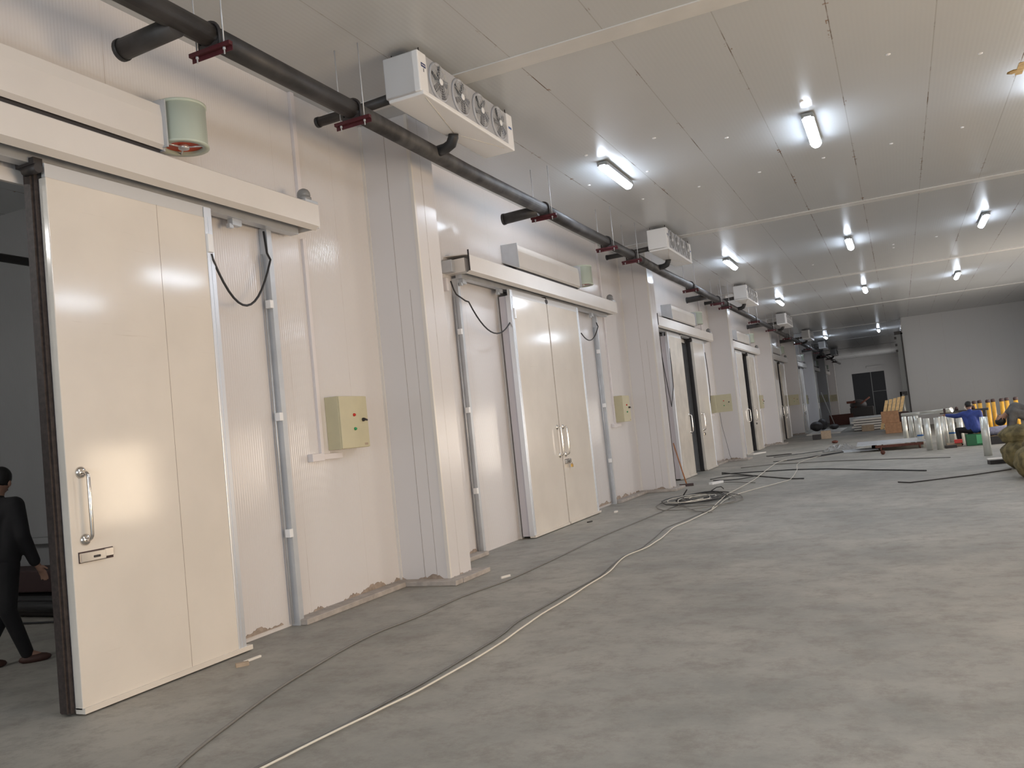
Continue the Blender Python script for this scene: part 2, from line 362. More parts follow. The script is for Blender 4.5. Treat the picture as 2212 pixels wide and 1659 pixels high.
# kerbs along the wall base, round each pillar, with ragged mortar above
def ragged(mb, pts, h0, amp, nrm):
    """thin mortar smear with an uneven top along a straight base line"""
    b = mb.b; (xa, ya), (xb, yb) = pts; nn = max(6, int(math.hypot(xb-xa, yb-ya)/.02)); prev = None; hh = h0
    for i in range(nn+1):
        t = i/nn; hh = min(max(hh+random.uniform(-1, 1)*amp*.35, h0*.3), h0+amp)
        x, y = xa+(xb-xa)*t, ya+(yb-ya)*t
        row = [b.verts.new((x+nrm[0]*d, y+nrm[1]*d, z)) for d, z in ((0, .04), (.012, .04), (.006, .04+hh), (0, .04+hh))]
        if prev:
            for j in range(3): b.faces.new((prev[j], prev[j+1], row[j+1], row[j]))
        prev = row
for k in range(8):
    p = PIL[k]; yc = B[k]+3.4; pc = B[k+1]+3.4 if k < 7 else None
    kb = MB(); ys = yc+3.16
    kb.box(XW, -5.34, ys, p-.17, 0, .055, bev=.008)
    kb.box(XW, -4.69, p-.17, p, 0, .055, bev=.008)
    kb.box(-4.85, -4.68, p, p+.68, 0, .055, bev=.008)
    if pc:
        kb.box(XW, -4.86, p+.512, p+.68, 0, .055, bev=.008); kb.box(XW, -5.34, p+.68, pc-2.92, 0, .055, bev=.008)
    o = st(kb.build('baseboard_left_%d' % (k+1), M['kerb']), 'low rough mortar kerb round the pillar ' + ORD[k], 'kerb')
    sm = MB(); ragged(sm, ((XW+.001, ys), (XW+.001, p-.02)), .02, .06, (1, 0)); ragged(sm, ((XW, p-.001), (-4.85, p-.001)), .02, .05, (0, -1)); ragged(sm, ((-4.849, p), (-4.849, p+.5)), .02, .04, (1, 0))
    if pc: ragged(sm, ((XW+.001, p+.55), (XW+.001, pc-2.94)), .02, .04, (1, 0))
    sm.build('mortar_smear', M['smear'], o)
    if k < 3:
        sm = MB(); ragged(sm, ((XW+.001, yc+2.24 if k == 0 else yc+1.9), (XW+.001, yc+3.02)), .02, .05, (1, 0))
        sm.build('mortar_smear', M['smear'], o)

# ---------------------------------------------------------------- sliding doors
XF, XB = -5.26, -5.45
def door_frame(k):
    """opening trim, posts, track and cover of one door"""
    yc = B[k]+3.4; nm = ORD[k]
    t = thing('door_frame', (XW, yc, 0), 'slim cream frame strips round the sliding door opening ' + nm, 'door frame', 'door opening frames')
    for s in (-1, 1):
        MB().box(XW, XW+.03, yc+s*1.42-.05, yc+s*1.42+.05, 0, 3.83).build('jamb', M['cover'], t)
    MB().box(XW, XW+.03, yc-1.37, yc+1.37, 3.73, 3.83).build('head_strip', M['cover'], t)
def post(y, k, side):
    o = thing('door_post', (XW, y, 0), 'galvanised post on the %s side of the door %s' % (side, ORD[k]), 'steel post', 'galvanised posts beside the sliding doors')
    MB().box(XW+.004, -5.42, y-.012, y+.0, 0, 3.86).box(-5.43, -5.42, y, y+.055, 0, 3.86).box(-5.47, -5.46, y, y+.075, 0, 3.86).build('channel', M['galv'], o)
    MB().tube([(-5.485, y-.035, .02), (-5.485, y-.035, 3.6)], .011, 6).build('conduit', M['galv'], o)
    for z in (.88, 2.0, 3.1):
        MB().box(-5.475, -5.415, y-.05, y+.0, z-.04, z+.04, bev=.004).build('clip_plate', M['white'], o)
def rail_cover(k, ya, yb):
    nm = ORD[k]
    t = thing('rail_cover', (XW, (ya+yb)/2, 3.84), 'long cream sheet metal rail cover above the sliding door ' + nm, 'rail cover', 'rail covers over the sliding doors')
    prof = [(XW, 4.16), (-5.2, 4.14), (-5.14, 4.13), (-5.13, 4.12), (-5.13, 3.9), (-5.19, 3.865), (-5.195, 3.872), (-5.14, 3.905), (-5.14, 4.115), (-5.2, 4.128), (XW, 4.148)]
    MB().prism_y(prof, ya, yb).build('cover_sheet', M['cover'], t)
    MB().box(-5.43, -5.33, ya+.12, yb-.1, 3.84, 3.93).box(XW, -5.33, ya+.12, yb-.1, 3.93, 3.945).box(-5.5, -5.44, ya+.3, yb-.2, 3.95, 4.1).build('track', M['galv'], t)
    MB().box(XW, -5.135, yb-.012, yb, 3.88, 4.12).build('end_plate', M['cover'], t)
    MB().box(XW, -5.21, ya-.0, ya+.16, 3.9, 4.09).build('motor_box', M['cover'], t)
    MB().box(XW+.0, -5.36, ya-.1, ya+.0, 3.91, 4.08, bev=.006).build('junction_box', M['galv'], t)
    MB().box(-5.145, -5.125, ya-.012, ya+.0, 3.9, 4.19).build('edge_plate', M['dark'], t)
    for yy in (ya+1.45, yb-.95, ya+.25, yb-2.1):
        MB().box(-5.42, -5.36, yy-.06, yy+.06, 3.78, 3.84).box(-5.41, -5.37, yy-.09, yy-.04, 3.75, 3.79).build('stop_block', M['galv'], t)
def leaf(y0, y1, side, label, m='door', num=0, latch=True):
    """one sliding leaf; side=+1 right leaf (leading edge at y0), -1 left leaf (leading edge at y1)"""
    t = thing('door_%d' % num, ((XF+XB)/2, (y0+y1)/2, 0), label, 'sliding door', kind='structure')
    z0, z1 = .035, 3.74
    MB().box(-5.335, XF, y0, y1, z0, z1, bev=.006).build('leaf_front', [M[m]], t)
    MB().box(XB, -5.335, y0+.01, y1-.01, z0, z1).build('leaf_core', M['doorside'], t)
    MB().box(-5.3, XF-.005, y0, y1, z1, z1+.1).build('hanger_rail', M['hanger'], t)
    MB().box(-5.33, XF+.02, y0, y1+(.06 if side > 0 else 0), .012, .05).build('bottom_lip', M[m], t)
    le = y0 if side > 0 else y1; s = -side
    MB().box(-5.45, -5.34, min(le, le+s*.03), max(le, le+s*.03), .02, z1+.1).box(-5.42, -5.36, min(le, le+s*.045), max(le, le+s*.045), .02, z1+.08).build('leading_edge_seal', M['rubber_brown'] if num == 2 else M['rubber'], t)
    MB().box(-5.47, -5.28, min(le, le+s*.07), max(le, le+s*.07), z1+.08, z1+.13).tube([(-5.4, le+s*.05, z1+.05), (-5.26, le+s*.05, z1+.05)], .035, 10).build('roller_hanger', M['dark'], t)
    oe = y1 if side > 0 else y0
    a, c = sorted((oe, oe-side*.085))
    MB().box(XF-.002, XF+.008, a, c, z0, z1+.09, bev=.003).box(XF, XF+.012, a+.035, a+.045, z0, z1).box(XF-.07, XF, min(oe, oe+side*.006), max(oe, oe+side*.006), z0, z1).build('edge_trim', M['alu'], t)
    a = y0+.98
    if num == 2: MB().box(XF, XF+.0012, a-.0015, a+.0015, z0, z1).build('panel_joint', M['smear'], t)
    yh = le+side*.11; zc = 1.41
    h = MB(); xo = XF+.075; pts = [(XF+.01, yh, zc+.235)]
    for q in range(5):
        an = q/4*math.pi/2; pts.append((XF+.035+.04*math.sin(an), yh, zc+.195+.04*math.cos(an)))
    for q in range(5):
        an = q/4*math.pi/2; pts.append((XF+.035+.04*math.cos(an), yh, zc-.195-.04*math.sin(an)))
    pts.append((XF+.01, yh, zc-.235))
    hd = h.tube(pts, .0135, 12).build('door_handle', M['steel'], t)
    for zz in (zc+.235, zc-.235):
        MB().lathe((XF, yh, zz), [(.042, 0), (.042, .006), (.032, .018), (.015, .024)], 18, 'x').build('handle_rose', M['steel'], hd)
    if latch:
        l0 = min(le+side*.05, le+side*.27); zl = 1.055
        lt = MB().box(XF, XF+.028, l0, l0+.2, zl-.032, zl+.032, bev=.004).box(XF, XF+.016, l0+.2, l0+.275, zl-.02, zl+.035, bev=.003).build('latch', M['steel'], t)
        MB().box(XF+.028, XF+.034, l0+.10, l0+.15, zl-.012, zl+.004, bev=.002).build('latch_thumb', M['dark'], lt)
        MB().box(XF-.001, XF+.004, l0-.003, l0+.278, zl-.037, zl+.04).build('latch_shadow_rim', M['darkcap'], lt)  # dark rim stands for the shadow line round the latch
    return t
num = 2
LEAVES = [(0, 4.06, 5.64, 1, 'door'), (0, .95, 2.5, -1, 'door'), (1, 11.88, 13.37, -1, 'door'), (1, 13.42, 14.93, 1, 'door'),
          (2, 21.6, 23.15, -1, 'doordirty'), (2, 24.56, 26.05, 1, 'door'), (3, 31.5, 33.05, -1, 'door'), (3, 34.4, 35.9, 1, 'doordirty'),
          (4, 41.5, 43.1, -1, 'door'), (4, 44.25, 45.75, 1, 'doordirty'), (5, 51.4, 52.85, -1, 'door'), (5, 53.5, 55.0, 1, 'door'),
          (6, 61.3, 62.8, -1, 'door'), (6, 62.82, 64.3, 1, 'door'), (7, 71.2, 72.7, -1, 'door'), (7, 72.72, 74.2, 1, 'door')]
for (k, a, c, s, m) in LEAVES:
    if k == 0 and s < 0: continue
    st_ = {0: 'half open', 1: 'closed, with a handle at the meeting edge', 2: 'standing open over a dark gap', 3: 'standing open over a dark gap', 4: 'standing ajar', 5: 'standing ajar'}.get(k, 'closed')
    leaf(a, c, s, 'tall cream %s leaf of the door %s, %s' % ('right' if s > 0 else 'left', ORD[k], st_), m, num, latch=(s > 0)); num += 1
for k in range(8):
    door_frame(k)
    yc = B[k]+3.4
    if k: post(yc-2.9, k, 'left')
    post(yc+3.16 if k == 0 else yc+3.06, k, 'right')
    rail_cover(k, yc-3.05, yc+3.63)
tag(MB().box(XW, XW+.06, 10.24, 10.31, 3.66, 3.84, bev=.006).build('connector_box', M['plastic']), 'small white connector box left of the closed second door', 'connector box')
# padlock on the closed second door
pl = thing('padlock', (XF+.03, 13.66, .98), 'small brass padlock hanging on the latch of the closed second door', 'padlock')
MB().box(XF+.036, XF+.062, 13.63, 13.69, .95, 1.0, bev=.004).build('lock_body', M['brass'], pl)
MB().tube([(XF+.049, 13.64, 1.0), (XF+.049, 13.64, 1.03), (XF+.049, 13.66, 1.04), (XF+.049, 13.68, 1.03), (XF+.049, 13.68, 1.0)], .005, 6).build('shackle', M['steel'], pl)

# ---------------------------------------------------------------- air curtains (duct + drum fan)
def air_curtain(k):
    ya, yf = B[k]+2.3, B[k]+5.4
    t = thing('air_curtain', (XW, (ya+yf)/2, 4.2), 'cream duct with green drum fan, above the door ' + ORD[k], 'air curtain', 'air curtains above the doors')
    prof = [(XW, 4.61), (-5.3, 4.62), (-5.25, 4.6), (-5.235, 4.5), (-5.235, 4.26), (-5.27, 4.23), (XW, 4.35)]
    MB().prism_y(prof, ya+.01, yf-.22).build('duct', M['cover'], t)
    MB().prism_y([(XW, 4.635), (-5.235, 4.625), (-5.225, 4.22), (XW, 4.35)], ya, ya+.012).build('end_plate', M['galv'], t)
    MB().prism_y([(XW, 4.66), (-5.26, 4.66), (-5.26, 4.22), (XW, 4.22)], yf-.235, yf-.215).box(-5.26, -5.2, yf-.25, yf-.235, 4.24, 4.64).build('flange', M['galv'], t)
    MB().box(-5.45, -5.29, ya+.02, yf-.25, 4.2, 4.235).build('air_slot', M['dark'], t)
    fd = MB(); R = .2; c = (-5.27, yf, 0)
    d = fd.lathe(c, [(R, 4.645), (R+.008, 4.65), (R+.008, 4.67), (R-.01, 4.675)], 32).lathe(c, [(R, 4.66), (R, 4.33), (R+.01, 4.32), (R+.01, 4.305), (R-.045, 4.305), (R-.045, 4.42), (R-.02, 4.44)], 32).build('fan_drum', M['drum'], t)
    im = MB().lathe(c, [(.152, 4.33), (.152, 4.42), (.05, 4.42), (.05, 4.36)], 24)
    MB_i = im.build('impeller', M['orange'], d)
    bl = MB()
    for q in range(14):
        an = q*2*math.pi/14
        bl.obox((c[0]+.11*math.cos(an), yf+.11*math.sin(an), 4.35), (math.cos(an), math.sin(an), 0), (-math.sin(an), math.cos(an), .5), (0, 0, 1), .035, .003, .015)
    bl.build('impeller_blades', M['dark'], d)
    sp = MB()
    for q in range(3):
        an = q*2*math.pi/3+.4
        sp.tube([(c[0]+.02*math.cos(an), yf+.02*math.sin(an), 4.315), (c[0]+.165*math.cos(an), yf+.165*math.sin(an), 4.31)], .008, 6)
    sp.lathe(c, [(.045, 4.33), (.045, 4.30), (.02, 4.295)], 14).build('motor_spider', M['alu'], d)
for k in range(8): air_curtain(k)

# warning domes on the rail cover ends, trunking and cabinets
for k in range(8):
    y = B[k]+6.95
    t = thing('dome_lamp', (-5.28, y, 4.13), 'small grey dome lamp on the rail cover ' + ORD[k], 'warning lamp', 'dome lamps on the rail covers')
    MB().box(-5.4, -5.16, y-.08, y+.12, 4.13, 4.17, bev=.004).build('base', M['galv'], t)
    MB().lathe((-5.24, y, 0), [(.075, 4.17), (.075, 4.20), (.064, 4.21), (.068, 4.225), (.064, 4.255), (.048, 4.28), (.02, 4.295), (.0001, 4.298)], 20).build('dome', M['dome'], t)
    yt = B[k]+7.22
    o = MB().box(XW, XW+.04, yt-.03, yt+.03, 4.16, H, bev=.003).build('cable_trunking', M['plastic'])
    tag(o, 'white trunking rising to the ceiling above the rail cover ' + ORD[k], 'trunking', 'upper cable trunkings')
    o = MB().box(XW, XW+.035, yt-.025, yt+.025, 1.6, 3.87, bev=.003).build('cable_trunking', M['plastic'])
    tag(o, 'white trunking running down to the control cabinet ' + ORD[k], 'trunking', 'lower cable trunkings')
    o = MB().box(XW, XW+.06, yt-.2, yt+.0+.3, 1.54, 1.6, bev=.004).box(XW, XW+.07, yt-.22, yt-.02, 1.53, 1.61, bev=.006).build('junction_box', M['plastic'])
    tag(o, 'white socket box under the control cabinet ' + ORD[k], 'socket box', 'socket boxes under the cabinets')
def cabinet(k, opened):
    y0, y1 = B[k]+7.36, B[k]+7.87; z0, z1 = 1.63, 2.19; xf = -5.34
    t = thing('control_cabinet', (XW, (y0+y1)/2, z0), 'olive beige electric control cabinet %s, %s' % (ORD[k], 'its door swung open' if opened else 'its door shut'), 'control cabinet', 'control cabinets along the left wall')
    MB().box(XW, xf-.012, y0, y1, z0, z1, bev=.004).build('body', M['olive'], t)
    if not opened:
        d = MB().box(xf-.012, xf+.004, y0+.004, y1-.004, z0+.004, z1-.004, bev=.003).build('cabinet_door', M['olive'], t)
        P = lambda u, z: (xf+.004, y0+u, z); ax = 'x'; sg = 1
    else:
        d = MB().box(xf, xf+.5, y0-.016, y0-.0, z0+.004, z1-.004, bev=.003).build('cabinet_door', M['olive'], t)
        P = lambda u, z: (xf+u, y0-.016, z); ax = 'y'; sg = -1
    MB().lathe(P(.25, z0+.355), [(.017, 0), (.017, .008*sg), (.012, .02*sg), (.0001, .024*sg)], 14, ax).build('red_button', M['red'], d)
    MB().lathe(P(.25, z0+.205), [(.017, 0), (.017, .008*sg), (.012, .02*sg), (.0001, .024*sg)], 14, ax).build('green_button', M['green'], d)
    q = P(.41, z0+.30)
    kb = MB().lathe(q, [(.02, 0), (.02, .012*sg), (.014, .03*sg)], 14, ax)
    if ax == 'x': kb.obox((q[0]+.03, q[1]+.01, q[2]), (0, 1, -.3), (1, 0, 0), (0, .3, 1), .03, .008, .008)
    kb.build('rotary_knob', M['rubber'], d)
    q = P(.44, z0+.035)
    if ax == 'x': MB().box(q[0], q[0]+.001, q[1]-.03, q[1]+.03, q[2]-.012, q[2]+.012).build('type_plate', M['card2'], d)
for k in range(8): cabinet(k, k in (2, 4, 6, 7))

# hanging door cables
def catenary(a, b, sag, n=14):
    a, b = Vector(a), Vector(b)
    return [a.lerp(b, i/n)+Vector((0, 0, -sag*4*(i/n)*(1-i/n))) for i in range(n+1)]
tag(MB().tube([(-5.25, 5.6, 3.42)]+catenary((-5.25, 5.61, 3.38), (-5.36, 6.5, 3.52), .43)+[(-5.42, 6.53, 3.6), (-5.44, 6.53, 3.82)], .011, 8).build('door_cable', M['cable_black']), 'black door cable hanging in a deep loop right of the half open leaf', 'cable')
tag(MB().tube([(-5.44, 10.33, 3.8), (-5.43, 10.38, 3.68), (-5.42, 10.42, 3.62), (-5.38, 10.6, 3.54)]+catenary((-5.34, 10.62, 3.52), (-5.3, 11.98, 3.4), .34), .011, 8).build('door_cable', M['cable_black']), 'black door cable looping left of the closed second door', 'cable')
tag(MB().tube(catenary((-5.25, 14.97, 3.35), (-5.38, 16.4, 3.6), .2)+[(-5.43, 16.46, 3.7), (-5.43, 16.46, 3.84)], .011, 8).build('door_cable', M['cable_black']), 'black door cable looping right of the closed second door', 'cable')
tag(MB().tube([(-5.25, 21.65, 3.4), (-5.24, 21.62, 2.9), (-5.24, 21.58, 2.4), (-5.3, 21.4, 1.9), (-5.35, 21.3, 2.8), (-5.4, 21.2, 3.8)], .011, 8).build('door_cable', M['cable_black']), 'black cable hanging down beside the left leaf of the third door', 'cable')
tag(MB().tube([(-5.25, 26.1, 3.5), (-5.25, 26.2, 3.0), (-5.28, 26.35, 2.3), (-5.32, 26.4, 1.95), (-5.35, 26.43, 2.3), (-5.42, 26.4, 3.84)], .011, 8).build('door_cable', M['cable_black']), 'black cable hanging down beside the right leaf of the third door', 'cable')
tag(MB().tube([(-5.36, 27.9, 1.63), (-5.36, 28.0, 1.2), (-5.3, 28.1, .7), (-5.25, 28.2, .2), (-5.2, 28.2, .06)], .006, 6).build('loose_wire', M['cable_black']), 'thin dark wire drooping from the open third cabinet to the kerb', 'wire')
# small cable clips on the leaves
for (yy, zz, lab) in ((5.585, 3.5, 'first open leaf'), (11.97, 3.45, 'left leaf of the closed second door')):
    tag(MB().box(XF, XF+.03, yy-.03, yy+.03, zz-.07, zz+.09, bev=.004).build('cable_clip', M['white']), 'small white cable clip on the edge of the ' + lab, 'cable clip')

# ---------------------------------------------------------------- main pipe and stubs
XP, ZP = -4.42, 4.84
mp = thing('overhead_pipe', (XP, 30, ZP), 'long black insulated pipe hung under the ceiling along the left wall', 'pipe')
for i, (a, c) in enumerate(((-13, 4.88), (4.88, 6.72), (6.72, 11.5), (11.5, 14.45), (14.45, 16.0), (16.0, 21.1), (21.1, 25.7), (25.7, 36), (36, 46), (46, 56), (56, 66), (66, 79))):
    dz = .012*math.sin(i*2.1)
    MB().tube([(XP, a, ZP), (XP, (a+c)/2, ZP-.012+dz), (XP, c-.005, ZP)], .088, 20).build('pipe_length', M['pipedust' if i % 3 == 2 else 'pipe'], mp)
def stub(y, label, x1=-4.98, z=4.76, r=.078):
    t = thing('branch_pipe', (XP, y, z), label, 'pipe', 'capped branch pipes')
    MB().tube([(XP, y, z+.02), (x1, y, z)], r, 20).build('branch', M['pipe'], t)
    MB().lathe((x1, y, z), [(r+.006, .03), (r+.006, -.004), (r-.01, -.008)], 20, 'x').build('end_cap', M['cable_black'], t)
stubs = [4.55, 11.3, 23.1, 33.2, 43.0, 53.0, 62.9]
for i, y in enumerate(stubs): stub(y, 'thick short black branch pipe with capped end, ' + (ORD+['ninth', 'tenth'])[i])
YC = [7.05, 16.62, 26.3, 36.1, 46.0, 55.9, 65.8]      # evaporators
for i, y in enumerate(YC):
    t = thing('suction_pipe', (-4.6, y+.12, 5.0), 'thin black pipe running behind the ceiling evaporator ' + ORD[i], 'pipe', 'thin pipes to the evaporators')
    MB().tube([(-5.15, y+.12, 5.03), (-4.6, y+.12, 5.035), (-4.236, y+.12, 5.05)], .05, 16).build('branch', M['pipe'], t)
    MB().lathe((-5.15, y+.12, 5.03), [(.055, .03), (.055, -.004), (.045, -.008)], 16, 'x').build('end_cap', M['cable_black'], t)
    t = thing('drain_elbow', (XP, y+1.25, 4.84), 'black foam elbow rising from the main pipe below the evaporator ' + ORD[i], 'pipe', 'foam elbows under the evaporators')
    MB().tube([(XP+.02, y+1.25, 4.84), (-4.25, y+1.22, 4.84), (-4.17, y+1.2, 4.865), (-4.13, y+1.19, 4.93), (-4.12, y+1.18, 4.965)], [.062, .06, .06, .058, .056], 16).build('elbow', M['cable_black'], t)

# hangers
HY = [4.88, 6.72, 11.5, 14.45, 16.0, 21.1, 24.5, 25.7, 31.2, 35.5, 41, 45.4, 51, 56, 61, 66, 72]
hg = thing('pipe_hanger', (XP, HY[0], 4.7), 'dark red hanger bar with two ceiling rods under the black pipe, nearest', 'pipe hanger', 'pipe hangers')
y = HY[0]
MB().box(XP-.2, XP+.2, y-.02, y+.02, 4.715, 4.745).box(XP-.2, XP+.2, y+.015, y+.02, 4.68, 4.745).build('angle_bar', M['redoxide'], hg)
for s in (-1, 1):
    rd = MB().tube([(XP+s*.135, y, 4.66), (XP+s*.135, y, H)], .006, 6).build('rod', M['galv'], hg)
    MB().lathe((XP+s*.135, y, 0), [(.013, 4.695), (.013, 4.712)], 6).build('nut', M['galv'], rd)
pts = [(XP-.1, y, 4.72)]+[(XP+.1*math.cos(a), y, ZP+.1*math.sin(a)) for a in [math.pi*(1-q/12) for q in range(13)]]+[(XP+.1, y, 4.72)]
MB().tube(pts, .014, 8).build('u_bolt', M['dark'], hg)
MB().box(XP-.09, XP+.09, y-.02, y+.05, 4.745, 4.775).build('saddle', M['dark'], hg)
ordn = ['second', 'third', 'fourth', 'fifth', 'sixth', 'seventh', 'eighth', 'ninth', 'tenth', 'eleventh', 'twelfth', 'thirteenth', 'fourteenth', 'fifteenth', 'sixteenth', 'seventeenth']
for i, yy in enumerate(HY[1:]): dup(hg, (0, yy-HY[0], 0), 'dark red hanger bar with two ceiling rods under the black pipe, %s along' % ordn[i])

# ---------------------------------------------------------------- evaporators
def evaporator(y0, label):
    x0, x1, z0, z1, L = -4.23, -3.83, 4.99, 5.40, 2.2; y1 = y0+L
    t = thing('evaporator', ((x0+x1)/2, y0+L/2, z0), label, 'evaporator', 'white evaporators under the ceiling')
    MB().box(x0, x1-.05, y0, y1, z0, z1, bev=.012).box(x0, x1, y0, y0+.17, z0, z1, bev=.012).box(x0, x1, y1-.15, y1, z0, z1, bev=.012).build('casing', M['white'], t)
    MB().box(x0+.01, x1+.012, y0+.03, y1-.03, z0-.03, z0+.02, bev=.012).build('drip_pan', M['white'], t)
    MB().box(x1-.055, x1-.012, y0+.17, y1-.15, z0+.015, z1-.005).build('fan_panel', M['fan_grey'], t)
    for i in range(4):
        yc = y0+.17+.235+i*.47; zc = 5.2
        fn = MB().lathe((x1-.012, yc, zc), [(.2, 0), (.2, .012), (.185, .022), (.178, .022), (.172, .004)], 28, 'x').build('fan_ring', M['fan_grey'], t)
        b = MB()
        for q in range(5):
            an = q*2*math.pi/5+i
            c, s = math.cos(an), math.sin(an)
            b.obox((x1-.006, yc+.1*c, zc+.1*s), (0, c, s), (.35, -s, c), (1, 0, 0), .068, .05, .0025)
        b.lathe((x1-.009, yc, zc), [(.172, -.001), (.172, 0.0)], 28, 'x').build('fan_blades', M['fan_mesh'], fn)
        MB().lathe((x1-.0115, yc, zc), [(.0001, .0005), (.172, .0005)], 28, 'x').build('fan_opening', M['fan_back'], fn)
        b = MB()
        for rr_ in (.06, .085, .11, .135, .16):
            b.tube([(x1+.016, yc+rr_*math.cos(a), zc+rr_*math.sin(a)) for a in [2*math.pi*q/20 for q in range(21)]], .0016, 4)
        for q in range(10):
            an = q*math.pi/5+.2
            b.tube([(x1+.02, yc+.03*math.cos(an), zc+.03*math.sin(an)), (x1+.012, yc+.178*math.cos(an), zc+.178*math.sin(an))], .0022, 4)
        b.build('fan_guard', M['fan_wire'], fn)
        MB().lathe((x1+.018, yc, zc), [(.035, -.004), (.035, .006), (.02, .01)], 16, 'x').build('fan_hub', M['white'], fn)
    for (yy, xx) in ((y0+.1, x0+.05), (y1-.1, x0+.05), (y0+.1, x1-.04), (y1-.1, x1-.04)):
        MB().tube([(xx, yy, z1-.01), (xx, yy, H)], .006, 6).build('hanging_bolt', M['dark'], t)
    lb = MB().box(x1, x1+.003, y0+.05, y0+.135, 5.245, 5.285).build('label_plate', M['labelblue'], t)
    MB().box(x1+.003, x1+.0035, y0+.06, y0+.125, 5.26, 5.27).build('label_stripe', M['plastic'], lb)
    MB().box(x1, x1+.002, y0+.087, y0+.1, 5.2, 5.235).build('label_mark', M['fan_mesh'], t)
    MB().box(x1, x1+.003, y1-.13, y1-.05, 5.215, 5.24).build('label_plate', mat('label_mid_blue', (.08, .16, .40), .4), t) if y0 < 8 else None
    MB().tube([(x1-.02, y0+.12, z0-.03), (-4.1, y0+1.16, z0-.03)], .0045, 5).tube([(-4.1, y0+1.22, z0-.03), (x1-.04, y0+1.98, z0-.032)], .003, 5).build('drain_wire', M['cable_white'], t)
    return t
ev = evaporator(YC[0], 'white four-fan evaporator hung under the ceiling, ' + ORD[0])
for i in range(1, 7): dup(ev, (0, YC[i]-YC[0], 0), 'white four-fan evaporator hung under the ceiling, ' + ORD[i])

# ---------------------------------------------------------------- ceiling lamps
def lamp(x, y, on, label):
    t = thing('ceiling_lamp', (x, y, H), label, 'ceiling lamp', 'fluorescent lamps under the ceiling')
    L = .68
    MB().box(x-.078, x+.078, y-L, y+L, H-.085, H-.02, bev=.012).box(x-.03, x+.03, y-L+.2, y-L+.3, H-.03, H).box(x-.03, x+.03, y+L-.3, y+L-.2, H-.03, H).build('housing', M['lamp_grey'], t)
    b = MB().b; segs = 10; R = .075
    prof = [(-R, H-.084)]+[(R*q, H-.088-.055*(1-abs(q)**2.6)) for q in (-1, -.9, -.75, -.55, -.3, 0, .3, .55, .75, .9, 1)]+[(R, H-.084)]
    mb = MB(); mb.b = b
    rings = []
    for (yy, s) in ((y-L-.0, .55), (y-L+.05, 1), (y+L-.05, 1), (y+L, .55)):
        rings.append([b.verts.new((x+px*s, yy, H-.06+(pz-H+.06)*s)) for px, pz in prof])
    for i in range(3):
        for j in range(len(prof)-1):
            q = b.faces.new((rings[i][j], rings[i][j+1], rings[i+1][j+1], rings[i+1][j])); q.smooth = True
    b.faces.new(rings[0][::-1]); b.faces.new(rings[-1])
    mb.build('diffuser', M['lamp_on'] if on else M['lamp_off'], t)
    for s in (-1, 1):
        for yy in (y-L+.12, y+L-.12): MB().box(x+s*.076-.004, x+s*.076+.004, yy-.015, yy+.015, H-.1, H-.045).build('clip', M['galv'], t)
    return t
rowname = {-3.55: 'left row', -.68: 'middle row', 2.2: 'right row', 5.1: 'fourth row'}
l_on = lamp(-3.55, 12.5, True, 'lit white tube lamp under the ceiling, left row, nearest in view')
l_off = None
for x in (-3.55, -.68, 2.2, 5.1):
    for j, y in enumerate((-6.9, 2.8, 12.5, 22.2, 32.1)):
        if x == -3.55 and y in (12.5, 2.8): continue
        dup(l_on, (x+3.55, y-12.5, 0), 'lit white tube lamp under the ceiling, %s, %s' % (rowname[x], ['behind the camera', 'above the camera', 'nearest in view', 'second in view', 'third in view'][j]))
for x in (-3.55, -.68):
    dup(l_on, (x+3.55, 52.8-12.5, 0), 'lit white tube lamp far down the passage, ' + rowname[x])


# ceiling plugs: small white caps on the panel fixings
PL = [(-2.65, 11.42), (-3.66, 11.45), (-2.67, 14.4), (-1.79, 12.14), (-1.66, 14.31), (-.7, 11.38), (.33, 10.52), (1.31, 11.23), (1.3, 14.24), (.33, 14.29), (-3.15, 12.88), (-.66, 14.27), (-4.13, 12.91), (-3.67, 14.43), (-1.78, 25.06), (.29, 24.43), (.29, 23.9), (1.29, 23.82)]
p0 = None
for i, (x, y) in enumerate(PL):
    if p0 is None:
        p0 = MB().lathe((x, y, H), [(.028, 0), (.026, -.006), (.012, -.012), (.0001, -.013)], 14).build('fixing_cap', M['white'], origin=(x, y, H)); o = p0
    else:
        o = p0.copy(); COL.objects.link(o); o.location = (x, y, H)
    o.parent = CEIL
tag(MB().lathe((1.76, 12.2, H), [(.09, -.0005), (.05, -.003)], 7).box(1.78, 1.86, 11.9, 12.35, H-.003, H).build('rust_patch', mat('orange_rust', (.42, .24, .06), .8, var=.4, vscale=12)), 'orange rust patch on the ceiling at the right edge', 'rust stain')

# ---------------------------------------------------------------- cables on the floor
def wob(pts, amp, n=6, z=.008):
    out = []
    for i in range(len(pts)-1):
        a, c = Vector((*pts[i], 0)), Vector((*pts[i+1], 0))
        for j in range(n):
            q = a.lerp(c, j/n); q += Vector((random.uniform(-amp, amp), random.uniform(-amp, amp), 0)); q.z = z; out.append(q)
    out.append(Vector((*pts[-1], z)))
    # smooth
    for _ in range(2):
        out = [out[0]]+[(out[i-1]+out[i]*2+out[i+1])/4 for i in range(1, len(out)-1)]+[out[-1]]
    return out
WC = [(-3.35, 2.4), (-3.2, 3.56), (-3.12, 4.15), (-3.04, 4.75), (-2.98, 5.96), (-3.04, 6.65), (-3.05, 7.75), (-3.05, 8.67), (-3.2, 9.83), (-3.1, 10.48), (-3.12, 11.24), (-3.21, 12.27), (-3.12, 13.25), (-3.05, 14.32), (-3.12, 15.94), (-3.03, 16.93), (-2.6, 18.4), (-2.34, 19.25), (-2.5, 21.85), (-2.76, 24.08), (-2.71, 25.43), (-2.4, 27.5)]
